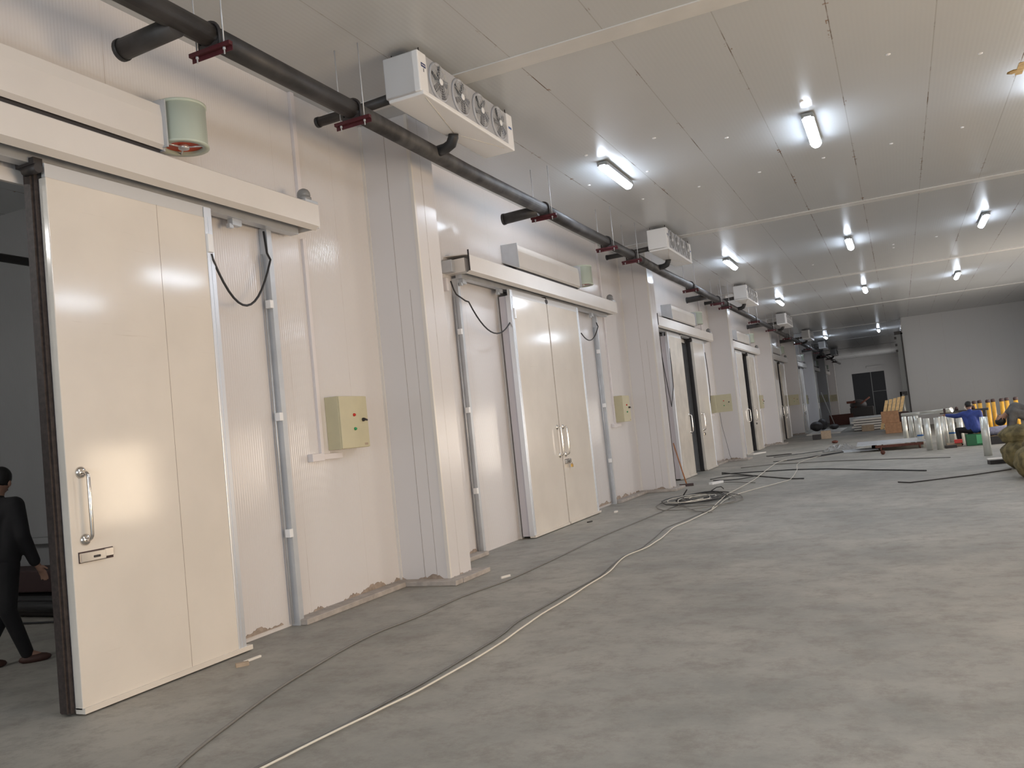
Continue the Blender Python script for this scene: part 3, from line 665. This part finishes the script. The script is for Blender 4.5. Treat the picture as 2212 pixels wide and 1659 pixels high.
tag(MB().tube(wob(WC, .02, z=.022), .0068, 8).build('floor_cable', M['cable_white']), 'white cable snaking along the floor down the hall', 'cable')
tag(MB().tube(wob([(x-.10+.05*math.sin(i), y) for i, (x, y) in enumerate(WC[:16])], .02, z=.008), .008, 6).build('floor_cable', M['cable_grey']), 'dark grey cable lying beside the white cable', 'cable')
tag(MB().tube(wob([(-3.2, 2.3), (-3.81, 3.55), (-4.16, 4.74), (-4.38, 6.09), (-4.3, 6.8), (-4.29, 7.73), (-4.14, 8.67), (-4.14, 11.73), (-4.0, 14.3), (-3.9, 15.6)], .015, z=.009), .0095, 6).build('floor_cable', M['cable_grey']), 'grey cable lying on the floor close to the doors', 'cable')
tag(MB().tube(wob([(-3.1, 14.4), (-3.25, 16.5), (-3.2, 19.6), (-3.45, 25.68), (-3.25, 26.3)], .03, z=.03), .008, 6).build('floor_cable', M['cable_white']), 'pale cable running on past the coil towards the back', 'cable')
tag(MB().tube(wob([(-4.47, 22.62), (-3.5, 22.48), (-2.57, 22.35), (-1.65, 21.61), (-.7, 20.45), (.3, 19.3)], .03, z=.014), .014, 6).build('floor_hose', M['cable_black']), 'black hose lying across the floor to the right, the longer one', 'hose')
tag(MB().tube(wob([(-4.57, 23.14), (-3.88, 21.97), (-2.49, 19.71), (-2.1, 19.4)], .03, z=.014), .014, 6).build('floor_hose', M['cable_black']), 'black hose curving near the third door', 'hose')
tag(MB().tube(wob([(-3.37, 26.17), (-2.79, 26.88), (-2.09, 28.16), (-1.45, 28.94), (-.78, 29.6)], .04, z=.014), .016, 6).build('floor_hose', M['cable_black']), 'black hose lying toward the flat trolley', 'hose')
tag(MB().tube(wob([(-4.3, 24.5), (-3.4, 25.0), (-2.2, 24.6), (-1.24, 24.13), (-.24, 23.48), (.9, 22.6)], .04, z=.014), .012, 6).build('floor_hose', M['cable_grey']), 'dark hose lying across the floor in front of the trolley', 'hose')
def coil_pts(cx, cy, turns, rx, ry, seed, z0=.015):
    rnd = random.Random(seed); out = []
    for i in range(int(turns*18)):
        a = i/18*2*math.pi; q = 1+.25*math.sin(a*.37+seed)+rnd.uniform(-.05, .05)
        out.append(Vector((cx+.12*math.sin(i*.11)+rx*q*math.cos(a), cy+.15*math.cos(i*.07)+ry*q*math.sin(a), z0+i*.0006+.006*math.sin(i))))
    return out
tag(MB().tube(coil_pts(-3.75, 16.4, 5, .42, .85, 1), .011, 6).build('hose_coil', M['cable_black']), 'black hose coiled loosely on the floor before the second pillar', 'coil')
tag(MB().tube(coil_pts(-3.55, 15.7, 2.5, .62, 1.0, 4)+[Vector((-3.3, 14.2, .02)), Vector((-2.98, 13.9, .02))], .009, 6).build('hose_coil', M['cable_grey']), 'dark grey cable in wide loose loops round the black coil', 'coil')
tag(MB().tube(coil_pts(-3.7, 16.0, 3, .3, .6, 9, .05), .007, 6).build('cable_coil', M['cable_white']), 'pale cable coiled on top of the black hose', 'coil')
tag(MB().tube([(-3.8, 17.9, .015), (-3.7, 18.0, .07), (-3.62, 18.05, .075), (-3.58, 18.1, .02)], .01, 6).build('cable_loop', M['cable_black']), 'short black cable end arching up behind the coil', 'cable')
tag(MB().tube([(-4.25, 17.3, .01), (-4.15, 17.25, .13)], .012, 6).build('stick', M['dark']), 'short dark stick standing up at the coil', 'stick')

# broom, socket strip and scraps on the floor
br = thing('broom', (-4.72, 19.65, 0), 'orange wooden stick leaning on the left leaf of the third door', 'broom')
MB().tube([(-5.2, 20.75, .98), (-4.85, 19.95, .28), (-4.73, 19.68, .05)], .017, 8).build('handle', M['wood'], br)
MB().obox((-4.72, 19.62, .03), (1, .3, 0), (-.3, 1, 0), (0, 0, 1), .16, .04, .03).build('brush_head', M['darkcap'], br)
sp = thing('socket_strip', (-4.07, 19.8, 0), 'white socket strip lying on the floor behind the coil', 'socket strip')
MB().obox((-4.07, 19.8, .025), (.4, .9, 0), (-.9, .4, 0), (0, 0, 1), .22, .05, .025).build('strip', M['white'], sp)
MB().tube(wob([(-3.95, 20.0), (-3.6, 19.8), (-3.1, 19.2)], .02), .007, 6).build('lead', M['cable_grey'], sp)
def scrap(x, y, a, l, w_, mname, label, h=.012):
    tag(MB().obox((x, y, h), (math.cos(a), math.sin(a), 0), (-math.sin(a), math.cos(a), 0), (0, 0, 1), l, w_, h).build('scrap', M[mname]), label, 'scrap')
scrap(-4.28, 8.75, 1.2, .07, .008, 'panelwhite', 'white splinter on the floor right of the nearest pillar')
scrap(-4.95, 5.25, .9, .05, .02, 'card2', 'pale scrap on the floor under the half open leaf', .015)
scrap(-5.0, 5.42, 1.5, .09, .01, 'panelwhite', 'thin white offcut beside the half open leaf', .008)
scrap(-4.93, 14.9, 1.5, .05, .02, 'panelwhite', 'white scrap at the right foot of the closed second door', .015)
scrap(-4.98, 13.6, 1.3, .06, .015, 'dark', 'dark scrap on the floor below the closed second door', .01)
scrap(-4.95, 31.8, 1.2, .45, .12, 'panelwhite', 'white offcut lying in front of the fourth door', .02)
scrap(.75, 6.6, .3, .06, .02, 'panelwhite', 'small white scrap on the open floor at the right edge', .006)
scrap(-3.9, 29.6, .5, .4, .1, 'dark', 'dark bar lying on the floor beyond the black hoses', .015)

# ---------------------------------------------------------------- things at the far end
# low pile of bare white panels
for j in range(5):
    z = .0+.12*j; xa, xb = -2.3-.1*(j % 2), -.45+random.uniform(-.05, .05)
    o = tag(MB().box(xa, xb, 46.3, 52.3, z+.04, z+.12).build('wall_panel_sheet', M['panelwhite']), 'bare white panel in the low pile at the passage mouth, %s from the floor' % ['lowest', 'second', 'third', 'fourth', 'topmost'][j], 'panel', 'pile of white panels')
    MB().box(xa+.1, xb-.1, 46.36, 52.2, z, z+.04).build('gap_shade', M['gapshade'], o)  # dark filler paints the shade in the gaps between the panels
tag(MB().box(-4.6, -2.95, 46.0, 52.6, 0, .05).build('wall_panel_sheet', M['panelwhite']), 'single pale panel lying flat left of the white pile', 'panel')
# leaning yellow planks and boxes
for j in range(5):
    x = -.82+j*.17; y = 43.0
    tag(MB().obox((x+.05, y, .76), (1, 0, 0), (.26, .0, .95), (.0, 1, 0), .07, .80-.03*(4-j), .02).build('plank', M['plank']), 'yellow plank leaning on the cardboard boxes, %s from the left' % ['first', 'second', 'third', 'fourth', 'fifth'][j], 'plank', 'leaning yellow planks')
tag(MB().box(-.75, -.1, 39.9, 40.5, 0, .45, bev=.01).build('cardboard_box', M['card']), 'brown cardboard box on the floor below the yellow planks', 'box')
tag(MB().box(-.85, -.15, 39.95, 40.6, .45, .95, bev=.01).build('cardboard_box', M['card']), 'brown cardboard box on top, beside the yellow planks', 'box')
tag(MB().lathe((.02, 41.5, 0), [(.2, .0), (.34, .15), (.4, .45), (.34, .75), (.2, .85), (.1, .86)], 16).build('bundle', M['darkcap']), 'dark brown round bundle right of the cardboard boxes', 'bundle')
tag(MB().box(-3.4, -3.0, 40.2, 40.6, 0, .35, bev=.01).build('cardboard_box', M['card2']), 'small pale carton on the floor in mid hall', 'box')
tag(MB().box(-3.75, -3.42, 40.0, 40.3, 0, .22, bev=.01).build('tool_bag', M['dark']), 'small dark bag beside the pale carton', 'bag')
tag(MB().ellipsoid((-4.45, 50.6, .32), .36, .4, .27).ellipsoid((-4.15, 50.9, .40), .28, .35, .33).build('dark_sack', M['dark']), 'black sacks heaped by the far left pillars', 'sack')
tag(MB().ellipsoid((-3.6, 51.5, .2), .28, .4, .15).build('dark_sack', M['dark']), 'small black sack right of the heap', 'sack')
tag(MB().box(-4.5, -3.0, 61.0, 62.0, 0, .7, bev=.02).build('brick_pile', M['rust']), 'reddish brown crate low in the far passage', 'crate')
tag(MB().tube([(-4.15, 60.4, .02), (-4.75, 60.2, 2.3)], .03, 8).build('stick', M['panelwhite']), 'pale pole leaning behind the reddish crate', 'pole')
mc = thing('machine', (-3.2, 80, 0), 'dark machine heap in front of the far gate', 'machine')
MB().box(-4.1, -2.2, 79.5, 80.5, 0, .9, bev=.05).ellipsoid((-3.4, 80, 1.1), .7, .5, .5).build('body', M['dark'], mc)
MB().box(-4.3, -3.6, 79.4, 79.6, 1.3, 1.5, bev=.02).tube([(-3.8, 79.6, .8), (-2.4, 79.6, 1.7)], .07, 8).build('arm', M['rust'], mc)
tag(MB().box(-1.9, -1.35, 45.2, 45.7, 0, .3, bev=.01).build('cardboard_box', M['card2']), 'small carton standing in front of the white panel pile', 'box')
tag(MB().box(-3.2, -2.4, 60, 60.6, 0, .45, bev=.01).build('white_parcel', M['panelwhite']), 'white parcel far in the passage', 'parcel')
tag(MB().ellipsoid((-2.5, 35.2, .05), .12, .12, .06).build('brick', M['rust']), 'small reddish lump on the floor in mid hall', 'brick')

# column with pipes at the end of the partition wall
cl = thing('steel_column', (.3, 46.85, 0), 'tall grey steel column with pipes at the end of the partition wall', 'column')
MB().box(.14, .42, 46.84, 46.87, 0, 4.75).box(.14, .42, 46.98, 47.01, 0, 4.75).box(.26, .3, 46.87, 46.98, 0, 4.75).build('i_section', M['lamp_grey'], cl)
MB().box(.08, .46, 46.8, 47.05, 4.62, 4.78).box(.38, .44, 46.8, 46.84, 0, 4.7).build('dark_edge', M['dark'], cl)
MB().tube([(.44, 46.76, 4.7), (.44, 46.76, H)], .03, 8).build('pipe', M['alu'], cl)
MB().box(.0, .34, 46.7, 46.84, 1.55, 1.75).box(.0, .08, 46.7, 46.84, 1.35, 1.75).build('bracket', M['dark'], cl)
MB().tube([(.13, 46.72, .1), (.13, 46.72, 1.6)], .07, 12).build('pipe', M['foil'], cl)
for (x, z) in ((.06, 4.4), (.07, 4.05), (.07, 3.75)): MB().box(x, x+.1, 46.8, 46.86, z, z+.12).build('bolt_plate', M['dark'], cl)

# foil clad pipe shells standing upright
def shell(x, y, r, h, label, tape=False, m='foil', cap=None, group='foil pipe shells standing on the floor'):
    t = thing('pipe_shell', (x, y, 0), label, 'pipe shell', group)
    MB().lathe((x, y, 0), [(r, 0), (r, h), (r-.015, h), (r-.015, .02)], 20).build('shell', M[m], t)
    if tape: MB().lathe((x, y, 0), [(r+.002, h*.38), (r+.004, h*.385), (r+.004, h*.43), (r+.002, h*.435)], 20).build('tape_band', M['tape_blue'], t)
    if cap: MB().lathe((x, y, 0), [(r*.6, h-.02), (r*1.05, h+.0), (r*1.1, h+.07), (r*.6, h+.1)], 12).build('cap', M[cap], t)
    return t
SH = [(.02, 30.6, .075, .88, 0, 'first of the slim row at the left'), (.2, 30.3, .075, .88, 0, 'second of the slim row at the left'), (.37, 30.2, .07, .88, 0, 'third of the slim row at the left'),
      (.40, 27.9, .085, .87, 1, 'leftmost one with a blue tape band'), (.57, 26.2, .08, .88, 0, 'bright one at the front left'), (.83, 26.1, .08, .88, 0, 'bright one at the front middle'),
      (.97, 26.9, .06, .88, 0, 'slim one right of the front pair'), (1.08, 27.7, .06, .88, 0, 'slim one behind the front pair'), (1.24, 27.8, .085, .86, 1, 'one with a blue tape band next to the blue worker'),
      (1.48, 28.2, .085, .86, 0, 'one half hidden by the blue worker')]
for x, y, r, h, tp, lb in SH: shell(x, y, r, h, 'upright foil pipe shell, ' + lb, bool(tp))
for j in range(4): shell(1.72+j*.11, 31.6, .06, .78, 'short pale pipe shell behind the blue worker, %s from the left' % ['first', 'second', 'third', 'fourth'][j])
shell(1.68, 22.45, .085, .90, 'tall bright foil pipe shell standing alone in front of the workers')
tag(MB().tube([(-.02, 29.9, .96), (1.35, 28.6, .98)], .055, 10).tube([(.5, 29.3, .99), (1.3, 28.5, 1.03)], .03, 8).build('laid_pipe', M['foil']), 'long pale pipe laid across the tops of the upright shells', 'pipe')
tag(MB().box(1.1, 1.16, 28.2, 28.26, 0, 1.06).build('stand', M['darkcap']), 'dark thin post between the upright shells', 'post')
tag(MB().obox((1.7, 29.2, .92), (1, -.1, 0), (.1, 1, 0), (0, 0, 1), .65, .3, .03).box(1.15, 1.2, 29, 29.4, 0, .9).box(2.2, 2.25, 29, 29.4, 0, .9).build('work_table', M['dark']), 'dark narrow bench behind the blue worker', 'bench')
for j, (x, y) in enumerate(((1.35, 29.1), (1.5, 29.2), (1.75, 29.1), (1.95, 29.15))):
    tag(MB().lathe((x, y, .95), [(.05, 0), (.05, .08), (.02, .12)], 10).build('tool', M['darkcap' if j % 2 else 'panelwhite']), 'small tool on the narrow bench, %s from the left' % ['first', 'second', 'third', 'fourth'][j], 'tool', 'tools on the bench')
# yellow pipe shells with dark caps
for j in range(7):
    xx = 2.08+j*.19; yy = 30.5+(j % 2)*.5
    shell(xx, yy, .062, 1.08, 'yellow pipe shell with dark cap behind the workers, %s from the left' % ['first', 'second', 'third', 'fourth', 'fifth', 'sixth', 'seventh'][j], False, 'yellow', 'darkcap', 'yellow pipe shells behind the workers')
tag(MB().tube([(2.0, 27.0, .33), (2.75, 26.8, .37)], [.12, .13], 12).build('film_roll', M['film']), 'pale lilac film roll lying right of the blue worker', 'film roll')
tag(MB().box(2.0, 2.7, 26.6, 27.2, 0, .2).build('low_stand', M['dark']), 'low dark stand under the film roll', 'stand')
# flat trolley
tr = thing('flat_trolley', (-.5, 28.3, 0), 'flat low trolley with a grey sheet and small wheels left of the pipe shells', 'trolley')
MB().obox((-.45, 28.7, .20), (1, .03, 0), (-.03, 1, 0), (0, 0, 1), .95, 1.1, .012).build('sheet', M['galv'], tr)
MB().box(-.95, .45, 27.5, 27.6, .1, .17).box(-.95, .45, 29.6, 29.7, .1, .17).box(-.95, -.85, 27.5, 29.7, .1, .17).build('frame', M['rust'], tr)
for (x, y) in ((-.7, 27.5), (.35, 27.5), (-.7, 29.6), (.35, 29.6)):
    MB().lathe((x, y, .06), [(.0001, -.02), (.06, -.02), (.06, .02), (.0001, .02)], 14, 'x').build('wheel', M['rust'], tr)
tag(MB().lathe((-.62, 25.8, .06), [(.0001, -.03), (.06, -.03), (.06, .03), (.0001, .03)], 14, 'y').build('caster', M['rust']), 'small rusty wheel lying in front of the trolley', 'wheel')
tag(MB().obox((-1.35, 28.9, .012), (1, .1, 0), (-.1, 1, 0), (0, 0, 1), .5, .55, .012).build('flat_sheet', M['galv']), 'grey metal sheet flat on the floor left of the trolley', 'sheet')
fm = MB(); G = [[None]*17 for _ in range(17)]
for a in range(17):
    for b_ in range(17):
        x, y = -2.5+a*.06, 29.2+b_*.12; e = min(a, b_, 16-a, 16-b_)/4
        G[a][b_] = fm.b.verts.new((x+random.uniform(-.02, .02), y, .01+min(e, 1)*(random.uniform(.0, .12)+.06)))
for a in range(16):
    for b_ in range(16): fm.b.faces.new((G[a][b_], G[a+1][b_], G[a+1][b_+1], G[a][b_+1]))
tag(fm.build('plastic_film', mat('crumpled_film', (.33, .33, .32), .25, var=.3, vscale=12)), 'crumpled grey plastic film on the floor left of the trolley', 'film')
for j, (pp, lb) in enumerate((([(-3.6, 26.2), (-3.0, 26.4), (-2.2, 27.4), (-1.6, 29.0)], 'running to the crumpled film'), ([(-3.9, 28.5), (-3.1, 29.5), (-2.2, 30.5), (-1.7, 30.6)], 'farthest, behind the other cables'),
        ([(-4.5, 21.0), (-4.1, 21.8), (-3.4, 21.2), (-3.7, 20.4), (-4.3, 20.6)], 'in a small loop near the socket strip'))):
    tag(MB().tube(wob(pp, .06, z=.012), .011, 6).build('floor_cable', M['cable_black']), 'thin black cable on the floor, ' + lb, 'cable')
tag(MB().tube([(-.22, 17.2, .012), (-.02, 16.95, .012), (1.0, 17.6, .015), (1.7, 18.2, .02)], .012, 6).build('rod', M['dark']), 'thin dark rod lying on the floor before the sacks', 'rod')
tag(MB().box(.96, 1.4, 26.9, 27.2, 0, .1, bev=.01).build('tool_tray', M['card2']), 'pale tool tray on the floor left of the blue worker', 'tray')
tag(MB().box(1.22, 1.42, 26.75, 26.95, .1, .2, bev=.01).build('red_box', M['redbox']), 'small red box on the tray by the blue worker', 'box')
tag(MB().obox((1.1, 26.4, .04), (1, .3, 0), (-.3, 1, 0), (0, 0, 1), .14, .06, .04).build('hand_tool', M['dark']), 'dark hand tool on the floor near the tray', 'tool')
gb = thing('green_crate', (1.8, 27.0, 0), 'green crate the blue worker sits on, pale green side', 'crate')
MB().box(1.52, 2.02, 26.72, 27.22, 0, .31, bev=.012).build('crate_body', M['crate_green'], gb)
MB().box(1.77, 2.0, 26.713, 26.72, .05, .29).build('side_label', M['crate_light'], gb)
# sacks
def sack(name, c, rx, ry, rz, label, seed):
    rnd = random.Random(seed); mb = MB(); mb.ellipsoid(c, rx, ry, rz, 28, 18)
    ph = [rnd.uniform(0, 6) for _ in range(6)]
    for v in mb.b.verts:
        d = v.co-Vector(c); a = math.atan2(d.y, d.x); k = d.z/rz
        s = 1+.07*math.sin(3*a+ph[0])+.05*math.sin(7*a+ph[1]+4*k)+.04*math.sin(9*k+ph[2])+.03*math.sin(13*a+ph[3])
        v.co = Vector(c)+Vector((d.x*s, d.y*s, d.z*(1+.05*math.sin(5*a+ph[4]))))
        if v.co.z < .0: v.co.z = 0.0
    o = mb.build(name, M['sack']); tag(o, label, 'sack', 'olive sacks at the right edge')
sack('woven_sack', (1.95, 18.6, .27), .34, .42, .3, 'olive woven sack nearest the lone pipe shell, bottom left of the heap', 1)
sack('woven_sack', (1.98, 18.7, .62), .34, .4, .2, 'olive woven sack lying on top of the left one', 2)
sack('woven_sack', (1.90, 16.6, .25), .3, .45, .3, 'front olive woven sack, lowest at the right edge', 3)
sack('woven_sack', (2.15, 16.9, .55), .35, .45, .22, 'olive woven sack stacked behind the front one', 4)
sack('woven_sack', (2.7, 18.4, .35), .4, .5, .38, 'olive woven sack at the right end of the heap', 5)
tag(MB().box(1.55, 2.2, 20.9, 21.3, 0, .03).build('flat_board', M['panelwhite']), 'pale board flat on the floor behind the sacks', 'board')
tag(MB().obox((1.7, 20.0, .04), (1, .2, 0), (-.2, 1, 0), (0, 0, 1), .22, .1, .04).build('dark_slab', M['dark']), 'dark flat slab on the floor behind the sacks', 'slab')

# ---------------------------------------------------------------- people
def skinned(name, nodes_, edges, m, parent, root=0, vox=.012, smooth=6):
    """one continuous surface grown round a skeleton of joints: nodes (x, y, z, radius), edges between them"""
    mb = MB()
    for p in nodes_: mb.ellipsoid(p[:3], p[3], p[3], p[3], 14, 10)
    for a, c in edges:
        A, C_ = nodes_[a], nodes_[c]
        if (Vector(A[:3])-Vector(C_[:3])).length > 1e-4: mb.tube([A[:3], C_[:3]], [A[3], C_[3]], 14)
    o = mb.build(name, m, parent)
    md = o.modifiers.new('r', 'REMESH'); md.mode = 'VOXEL'; md.voxel_size = vox; md.use_smooth_shade = True
    sm = o.modifiers.new('s', 'SMOOTH'); sm.factor = .5; sm.iterations = smooth
    bpy.context.view_layer.update()
    dg = bpy.context.evaluated_depsgraph_get()
    m2 = bpy.data.meshes.new_from_object(o.evaluated_get(dg)); o.modifiers.clear(); o.data = m2
    m2.materials.clear(); m2.materials.append(m)
    for q in m2.polygons: q.use_smooth = True
    return o
def person(base, J, jacket, trousers, label, look):
    """J: joints in world metres. look = horizontal facing direction"""
    t = thing('person', base, label, 'person')
    V = lambda a: Vector(J[a]); nd = []; ed = []
    def add(p, r, prev=None, r2=None):
        nd.append((*p, r) if r2 is None else (*p, r, r2)); i = len(nd)-1
        if prev is not None: ed.append((prev, i))
        return i
    pel = add(V('pelvis'), .11); wa = add(V('pelvis').lerp(V('chest'), .5), .105, pel); ch = add(V('chest'), .115, wa)
    nk = add(V('neck'), .052, ch); hb = add(V('neck').lerp(V('head'), .5), .055, nk); hc = add(V('head'), .085, hb); ht = add(V('head')+(V('head')-V('neck')).normalized()*.035, .085, hc); jw = add(V('head')+Vector(look).normalized()*.03-(V('head')-V('neck')).normalized()*.055, .052, hc)
    hands = []
    for s in 'LR':
        sh = add(V('sh'+s), .055, ch); el = add(V('el'+s), .042, sh); wr = add(V('wr'+s), .028, el); ha = add(V('ha'+s), .027, wr)
        d = (V('ha'+s)-V('wr'+s)).normalized(); sd = d.cross(Vector((0, 0, 1)) if abs(d.z) < .8 else Vector(look).normalized()).normalized(); nn = d.cross(sd)
        for q, ln in enumerate((.072, .08, .076, .06)):
            b0 = V('ha'+s)+d*.035+sd*(.03-.02*q); a1 = add(b0, .0095, ha); a2 = add(b0+d*ln*.55+nn*.008, .0085, a1); add(b0+d*ln+nn*.028, .007, a2)
        b0 = V('ha'+s)-d*.02+sd*.04; a1 = add(b0, .011, ha); add(b0+d*.035+sd*.022, .009, a1)
    for s in 'LR':
        hp = add(V('hp'+s), .088, pel); kn = add(V('kn'+s), .062, hp); an = add(V('an'+s), .036, kn); add(V('to'+s), .022, an)
    skinned('body', nd, ed, M['skin'], t, 0, .0065, 3)
    # clothing over the body
    n2 = []; e2 = []
    def a2(p, r, prev=None, r2=None):
        n2.append((*p, r) if r2 is None else (*p, r, r2)); i = len(n2)-1
        if prev is not None: e2.append((prev, i))
        return i
    b0 = a2(V('pelvis').lerp(V('chest'), .02), .148); b1 = a2(V('pelvis').lerp(V('chest'), .5), .142, b0); b2 = a2(V('chest'), .14, b1); a2(V('chest').lerp(V('neck'), .9), .07, b2)
    for s in 'LR':
        s1 = a2(V('sh'+s), .085, b2); s2 = a2(V('el'+s), .066, s1); a2(V('wr'+s), .05, s2); a2(V('hp'+s).lerp(V('sh'+s), .12), .108, s1)
    e2.append((4, 8)); skinned('jacket', n2, e2, jacket, t)
    n2.clear(); e2.clear()
    b0 = a2(V('pelvis'), .135)
    for s in 'LR':
        h1 = a2(V('hp'+s), .105, b0); h2 = a2(V('kn'+s), .074, h1); a2(V('an'+s)+Vector((0, 0, .0)), .056, h2)
    skinned('trousers', n2, e2, trousers, t)
    for s in 'LR':
        a, c = V('an'+s), V('to'+s); dd = (c-a); dd.z = 0; dd = dd.normalized() if dd.length > 0 else Vector(look)
        mb = MB().ellipsoid((0, 0, 0), .135, .05, .045, 14, 8); zb = min(a.z, c.z)
        base_ = Vector((a.x, a.y, zb-.01))+dd*.06
        for v in mb.b.verts:
            p = v.co.copy(); p.z = max(p.z, -.03); v.co = base_+dd*p.x+Vector((-dd.y, dd.x, 0))*p.y+Vector((0, 0, p.z))
        mb.build('shoe', M['shoe'], t)
    # face and hair
    hd = V('head'); lk = Vector(look).normalized(); up = (hd-V('neck')).normalized(); lk = (lk-up*lk.dot(up)).normalized(); sd = lk.cross(up)
    mb = MB().ellipsoid((0, 0, 0), .098, .098, .112, 18, 12); c = hd+up*.035-lk*.012
    for v in mb.b.verts:
        p = v.co; 
        if p.x > .045 and p.z < .05: p.x = .045
        if p.z < -.07: p.z = -.07
        v.co = c+lk*p.x+sd*p.y+up*p.z
    mb.build('hair', M['hair'], t)
    fc = MB()
    fc.ellipsoid(hd+lk*.095-up*.01, .014, .014, .022, 8, 6)
    for s in (-1, 1): fc.ellipsoid(hd+sd*s*.092-up*.005, .012, .018, .03, 8, 6)
    fc.build('nose_and_ears', M['skin'], t)
    ey = MB()
    for s in (-1, 1): ey.ellipsoid(hd+lk*.083+sd*s*.032+up*.015, .009, .009, .009, 8, 6)
    ey.build('eyes', M['hair'], t)
    mb = MB().obox(hd+lk*.088-up*.05, sd, up, lk, .022, .004, .004); mb.build('mouth', M['redoxide'], t)
    return t
# walking person in the dark doorway
bx, by = -7.52, 5.05
person((bx, by, 0), dict(pelvis=(bx, by, .95), chest=(bx-.02, by+.03, 1.30), neck=(bx-.02, by+.05, 1.50), head=(bx-.02, by+.09, 1.64),
    shL=(bx-.17, by-.08, 1.42), shR=(bx+.14, by+.1, 1.42), elL=(bx-.26, by-.1, 1.13), elR=(bx+.22, by+.1, 1.14), wrL=(bx-.25, by+.08, .90), wrR=(bx+.22, by+.2, .90),
    haL=(bx-.25, by+.12, .82), haR=(bx+.22, by+.25, .82), hpL=(bx-.09, by-.02, .9), hpR=(bx+.09, by+.03, .9),
    knL=(bx-.1, by+.12, .5), knR=(bx+.1, by+.0, .5), anL=(bx-.12, by-.12, .1), anR=(bx+.12, by+.14, .09), toL=(bx-.06, by-.02, .04), toR=(bx+.2, by+.24, .04)),
    M['cloth_black'], M['cloth_black'], 'person in black clothes walking in the dark cold room doorway', (-.3, .95, 0))
# worker in blue sitting on the green crate, seen from behind, arm stretched to the left
bx, by = 1.78, 27.0
person((bx, by, 0), dict(pelvis=(bx+.02, by, .46), chest=(bx-.04, by+.04, .80), neck=(bx-.07, by+.07, .97), head=(bx-.08, by+.1, 1.09),
    shL=(bx-.22, by+.08, .88), shR=(bx+.15, by+.02, .88), elL=(bx-.42, by+.2, .84), elR=(bx+.2, by+.25, .68), wrL=(bx-.64, by+.3, .88), wrR=(bx+.02, by+.42, .72),
    haL=(bx-.72, by+.32, .89), haR=(bx-.05, by+.46, .73), hpL=(bx-.1, by+.04, .42), hpR=(bx+.12, by+.06, .42),
    knL=(bx-.42, by+.22, .44), knR=(bx-.1, by+.5, .46), anL=(bx-.4, by+.1, .09), anR=(bx-.1, by+.55, .09), toL=(bx-.55, by+.14, .045), toR=(bx-.16, by+.7, .045)),
    M['jacket_blue'], M['cloth_black'], 'person in a blue jacket sitting on the green crate, back turned', (-.5, .85, 0))
# worker in grey bending over behind the sacks
bx, by = 2.36, 20.3
person((bx, by, 0), dict(pelvis=(bx+.1, by+.0, .88), chest=(bx-.24, by-.02, 1.07), neck=(bx-.40, by-.03, 1.0), head=(bx-.52, by-.05, .89),
    shL=(bx-.3, by-.2, 1.0), shR=(bx-.3, by+.16, 1.0), elL=(bx-.36, by-.24, .70), elR=(bx-.36, by+.18, .70), wrL=(bx-.42, by-.16, .48), wrR=(bx-.42, by+.12, .48),
    haL=(bx-.44, by-.14, .40), haR=(bx-.44, by+.1, .40), hpL=(bx+.1, by-.1, .84), hpR=(bx+.1, by+.1, .84),
    knL=(bx-.0, by-.13, .47), knR=(bx+.02, by+.13, .47), anL=(bx+.12, by-.13, .09), anR=(bx+.14, by+.13, .09), toL=(bx-.02, by-.14, .045), toR=(bx, by+.14, .045)),
    M['jacket_grey'], M['cloth_black'], 'person in a dark grey jacket bending over behind the olive sacks', (-.8, -.1, -.4))

# ---------------------------------------------------------------- an unseen bulb added to brighten the nearest cold room
for k in (0,):
    bl = thing('fill_bulb', (-9.5, B[k]+.6, 4.6), 'added unseen bulb brightening the nearest cold room', 'bulb')
    MB().tube([(-9.5, B[k]+.6, 4.68), (-9.5, B[k]+.6, H)], .006, 6).build('cord', M['cable_black'], bl)
    MB().ellipsoid((-9.5, B[k]+.6, 4.6), .05, .05, .07).build('bulb', M['bulb'], bl)
# ---------------------------------------------------------------- inside the first cold room
tag(MB().tube([(-9, -1.6, 4.24), (-9, 7.98, 4.16)], .05, 12).build('room_pipe', M['rubber']), 'black pipe under the ceiling inside the nearest cold room', 'pipe')
tag(MB().box(-15.3, -5.8, 7.86, 7.98, .78, .86).build('wall_rail', M['room']), 'pale rail along the back of the nearest cold room', 'rail')
for j in range(6):
    tag(MB().tube([(-14.5+.3*j, 7.7-.13*j, .06+.1*(j % 2)), (-8.3+.2*j, 7.75-.22*j, .06+.1*(j % 2))], .055, 10).build('floor_pipe', M['cable_black' if j % 2 else 'dark']), 'dark pipe lying on the cold room floor, %s from the wall' % ['first', 'second', 'third', 'fourth', 'fifth', 'sixth'][j], 'pipe', 'pipes on the cold room floor')
tag(MB().box(-12.2, -9.2, 7.35, 7.8, .22, .5, bev=.02).build('crate', M['darkcap']), 'long dark crate on the pipes inside the nearest cold room', 'crate')
tag(MB().tube(wob([(-12, 6.6), (-10.5, 6.5), (-9.2, 6.6), (-8, 6.9), (-6.6, 7.2)], .05, z=.015), .012, 6).build('room_cable', M['cable_black']), 'black cable on the cold room floor behind the person', 'cable')

for o in bpy.data.objects:
    if '_w' in o.keys(): del o['_w']
